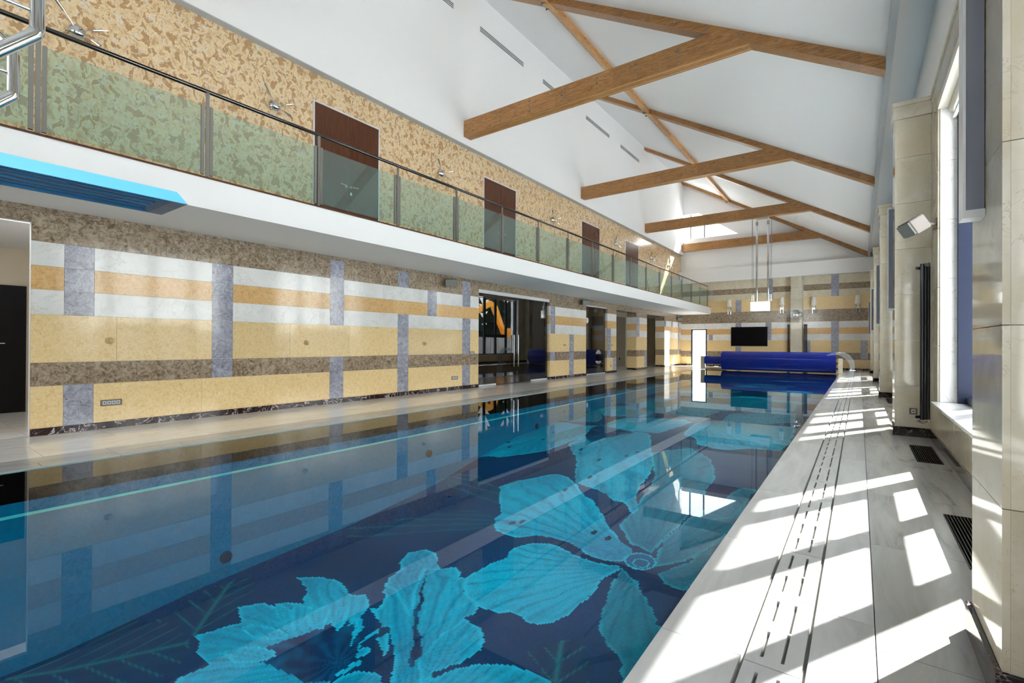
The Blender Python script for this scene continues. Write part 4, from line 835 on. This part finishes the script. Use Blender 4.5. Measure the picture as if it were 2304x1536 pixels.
def sconce(x, z, L):
    t = thing('wall_sconce', L, 'lamp', (x, YF, z), group='shaded sconces on the far wall')
    obj('lamp_shade', lathe(bmesh.new(), [(0.12, 0.0), (0.085, 0.40)], 24, (0, -0.16, 0.0)), 'shade', t, True)
    obj('socket_block', BX((-0.05, 0.05, -0.2, -0.1, -0.11, -0.005)), 'steel', t); obj('back_plate', BX((-0.06, 0.06, -0.02, 0, -0.2, -0.06)), 'chrome', t); obj('bracket_arm', TB([(0, -0.02, -0.12), (0, -0.12, -0.09)], 0.015, seg=8), 'chrome', t)
    for sx in (-0.065, 0.065): obj('crystal_drop', TB([(sx, -0.16, -0.06), (sx, -0.16, -0.40)], 0.018, seg=8, radii=[0.016, 0.02]), 'chrome', t, True)
sconce(-5.77, 3.26, 'white shaded sconce left of the hanging chrome box'); sconce(-3.25, 3.26, 'white shaded sconce just left of the column with the clock'); sconce(-1.84, 3.20, 'white shaded sconce just right of the column with the clock'); sconce(-0.06, 3.20, 'white shaded sconce nearest the window wall')
# ------------------------------------------------------------------ cover roller
t = thing('pool_cover_roller', 'big roll of cobalt blue slatted pool cover across the far end of the pool', 'pool cover', (0, 24.45, 0.455))
def slat_mesh(x0, x1, r, n, nm):
    w = 2 * PI * r / n; bm = bmesh.new(); prism(bm, [(-w / 2 + 0.006, -0.012), (w / 2 - 0.006, -0.012), (w / 2 - 0.005, -0.006), (w / 4, 0.005), (0, 0.008), (-w / 4, 0.005), (-w / 2 + 0.005, -0.006)], 0, x0, x1)
    me = mesh_of(bm, nm); me.materials.append(M['slat_blue']); return me
def roll(x0, x1, r, n, nm):
    me = slat_mesh(x0, x1, r, n, nm)
    for k in range(n):
        a = 2 * PI * k / n; o = obj(nm, me, None, t); o.location = (0, -math.sin(a) * r, math.cos(a) * r); o.rotation_euler = (a, 0, 0)
roll(-5.28, -0.80, 0.425, 56, 'cover_slat'); roll(-6.08, -5.285, 0.185, 24, 'inner_slat')
obj('roll_core', TB([(-6.08, 0, 0), (-0.8, 0, 0)], 0.17, seg=24), 'slat_blue', t, True)
obj('roll_end', lathe(bmesh.new(), [(0.412, 0.0), (0.412, 0.012)], 48, (-0.8, 0, 0), 0), 'black_metal', t, True); obj('roll_end', lathe(bmesh.new(), [(0.412, 0.0), (0.412, 0.012)], 48, (-5.29, 0, 0), 0), 'slat_blue', t, True)
obj('support', BX((-6.28, -6.10, -0.05, 0.12, -0.445, 0.19)), 'cream', t); obj('support', BX((-0.72, -0.56, -0.1, 0.12, -0.445, 0.19)), 'cream', t); obj('axle', TB([(-6.2, 0, 0), (-0.62, 0, 0)], 0.05, seg=12), 'steel', t)
o = obj('guide_rail', TB([(-6.35, 24.9, 0.03), (-5.2, 24.9, 0.03)], 0.03, seg=10), 'steel', None, True); tag(o, 'thin grey steel rail just above the water under the small end of the cover roll', 'rail')
# ------------------------------------------------------------------ swan neck fountain
t = thing('swan_neck_fountain', 'clear curved water cannon on the pool edge beside the blue roll', 'fountain', (0, 22.1, 0))
outer = [(-0.20, 0.0), (-0.15, 0.2), (-0.13, 0.42), (-0.17, 0.64), (-0.28, 0.82), (-0.45, 0.93), (-0.65, 0.955), (-0.85, 0.90), (-1.0, 0.83)]
inner = [(-0.42, 0.0), (-0.36, 0.12), (-0.28, 0.3), (-0.30, 0.48), (-0.38, 0.64), (-0.50, 0.76), (-0.66, 0.83), (-0.84, 0.83), (-0.985, 0.80)]
bm = bmesh.new(); rg = []
for (ox, oz), (ix, iz), wd in zip(outer, inner, [0.13, 0.10, 0.08, 0.08, 0.09, 0.11, 0.14, 0.17, 0.19]):
    rg.append([bm.verts.new(p) for p in ((ox, -wd, oz), ((ox * 2 + ix) / 3, -wd * 1.05, (oz * 2 + iz) / 3), (ix, -wd, iz), (ix, wd, iz), ((ox * 2 + ix) / 3, wd * 1.05, (oz * 2 + iz) / 3), (ox, wd, oz))])
for a, b2 in zip(rg, rg[1:]):
    for k in range(6): bm.faces.new((a[k], a[(k + 1) % 6], b2[(k + 1) % 6], b2[k]))
bm.faces.new(rg[0]); bm.faces.new(rg[-1][::-1]); obj('neck', bm, 'acrylic', t, True)
obj('base_flange', lathe(bmesh.new(), [(0.17, 0.0005), (0.17, 0.02), (0.14, 0.03)], 20, (-0.31, 0, 0)), 'acrylic', t, True)
# step ladder rails at the pool edge, small chrome pair near the fountain
print('objects', len(bpy.data.objects))
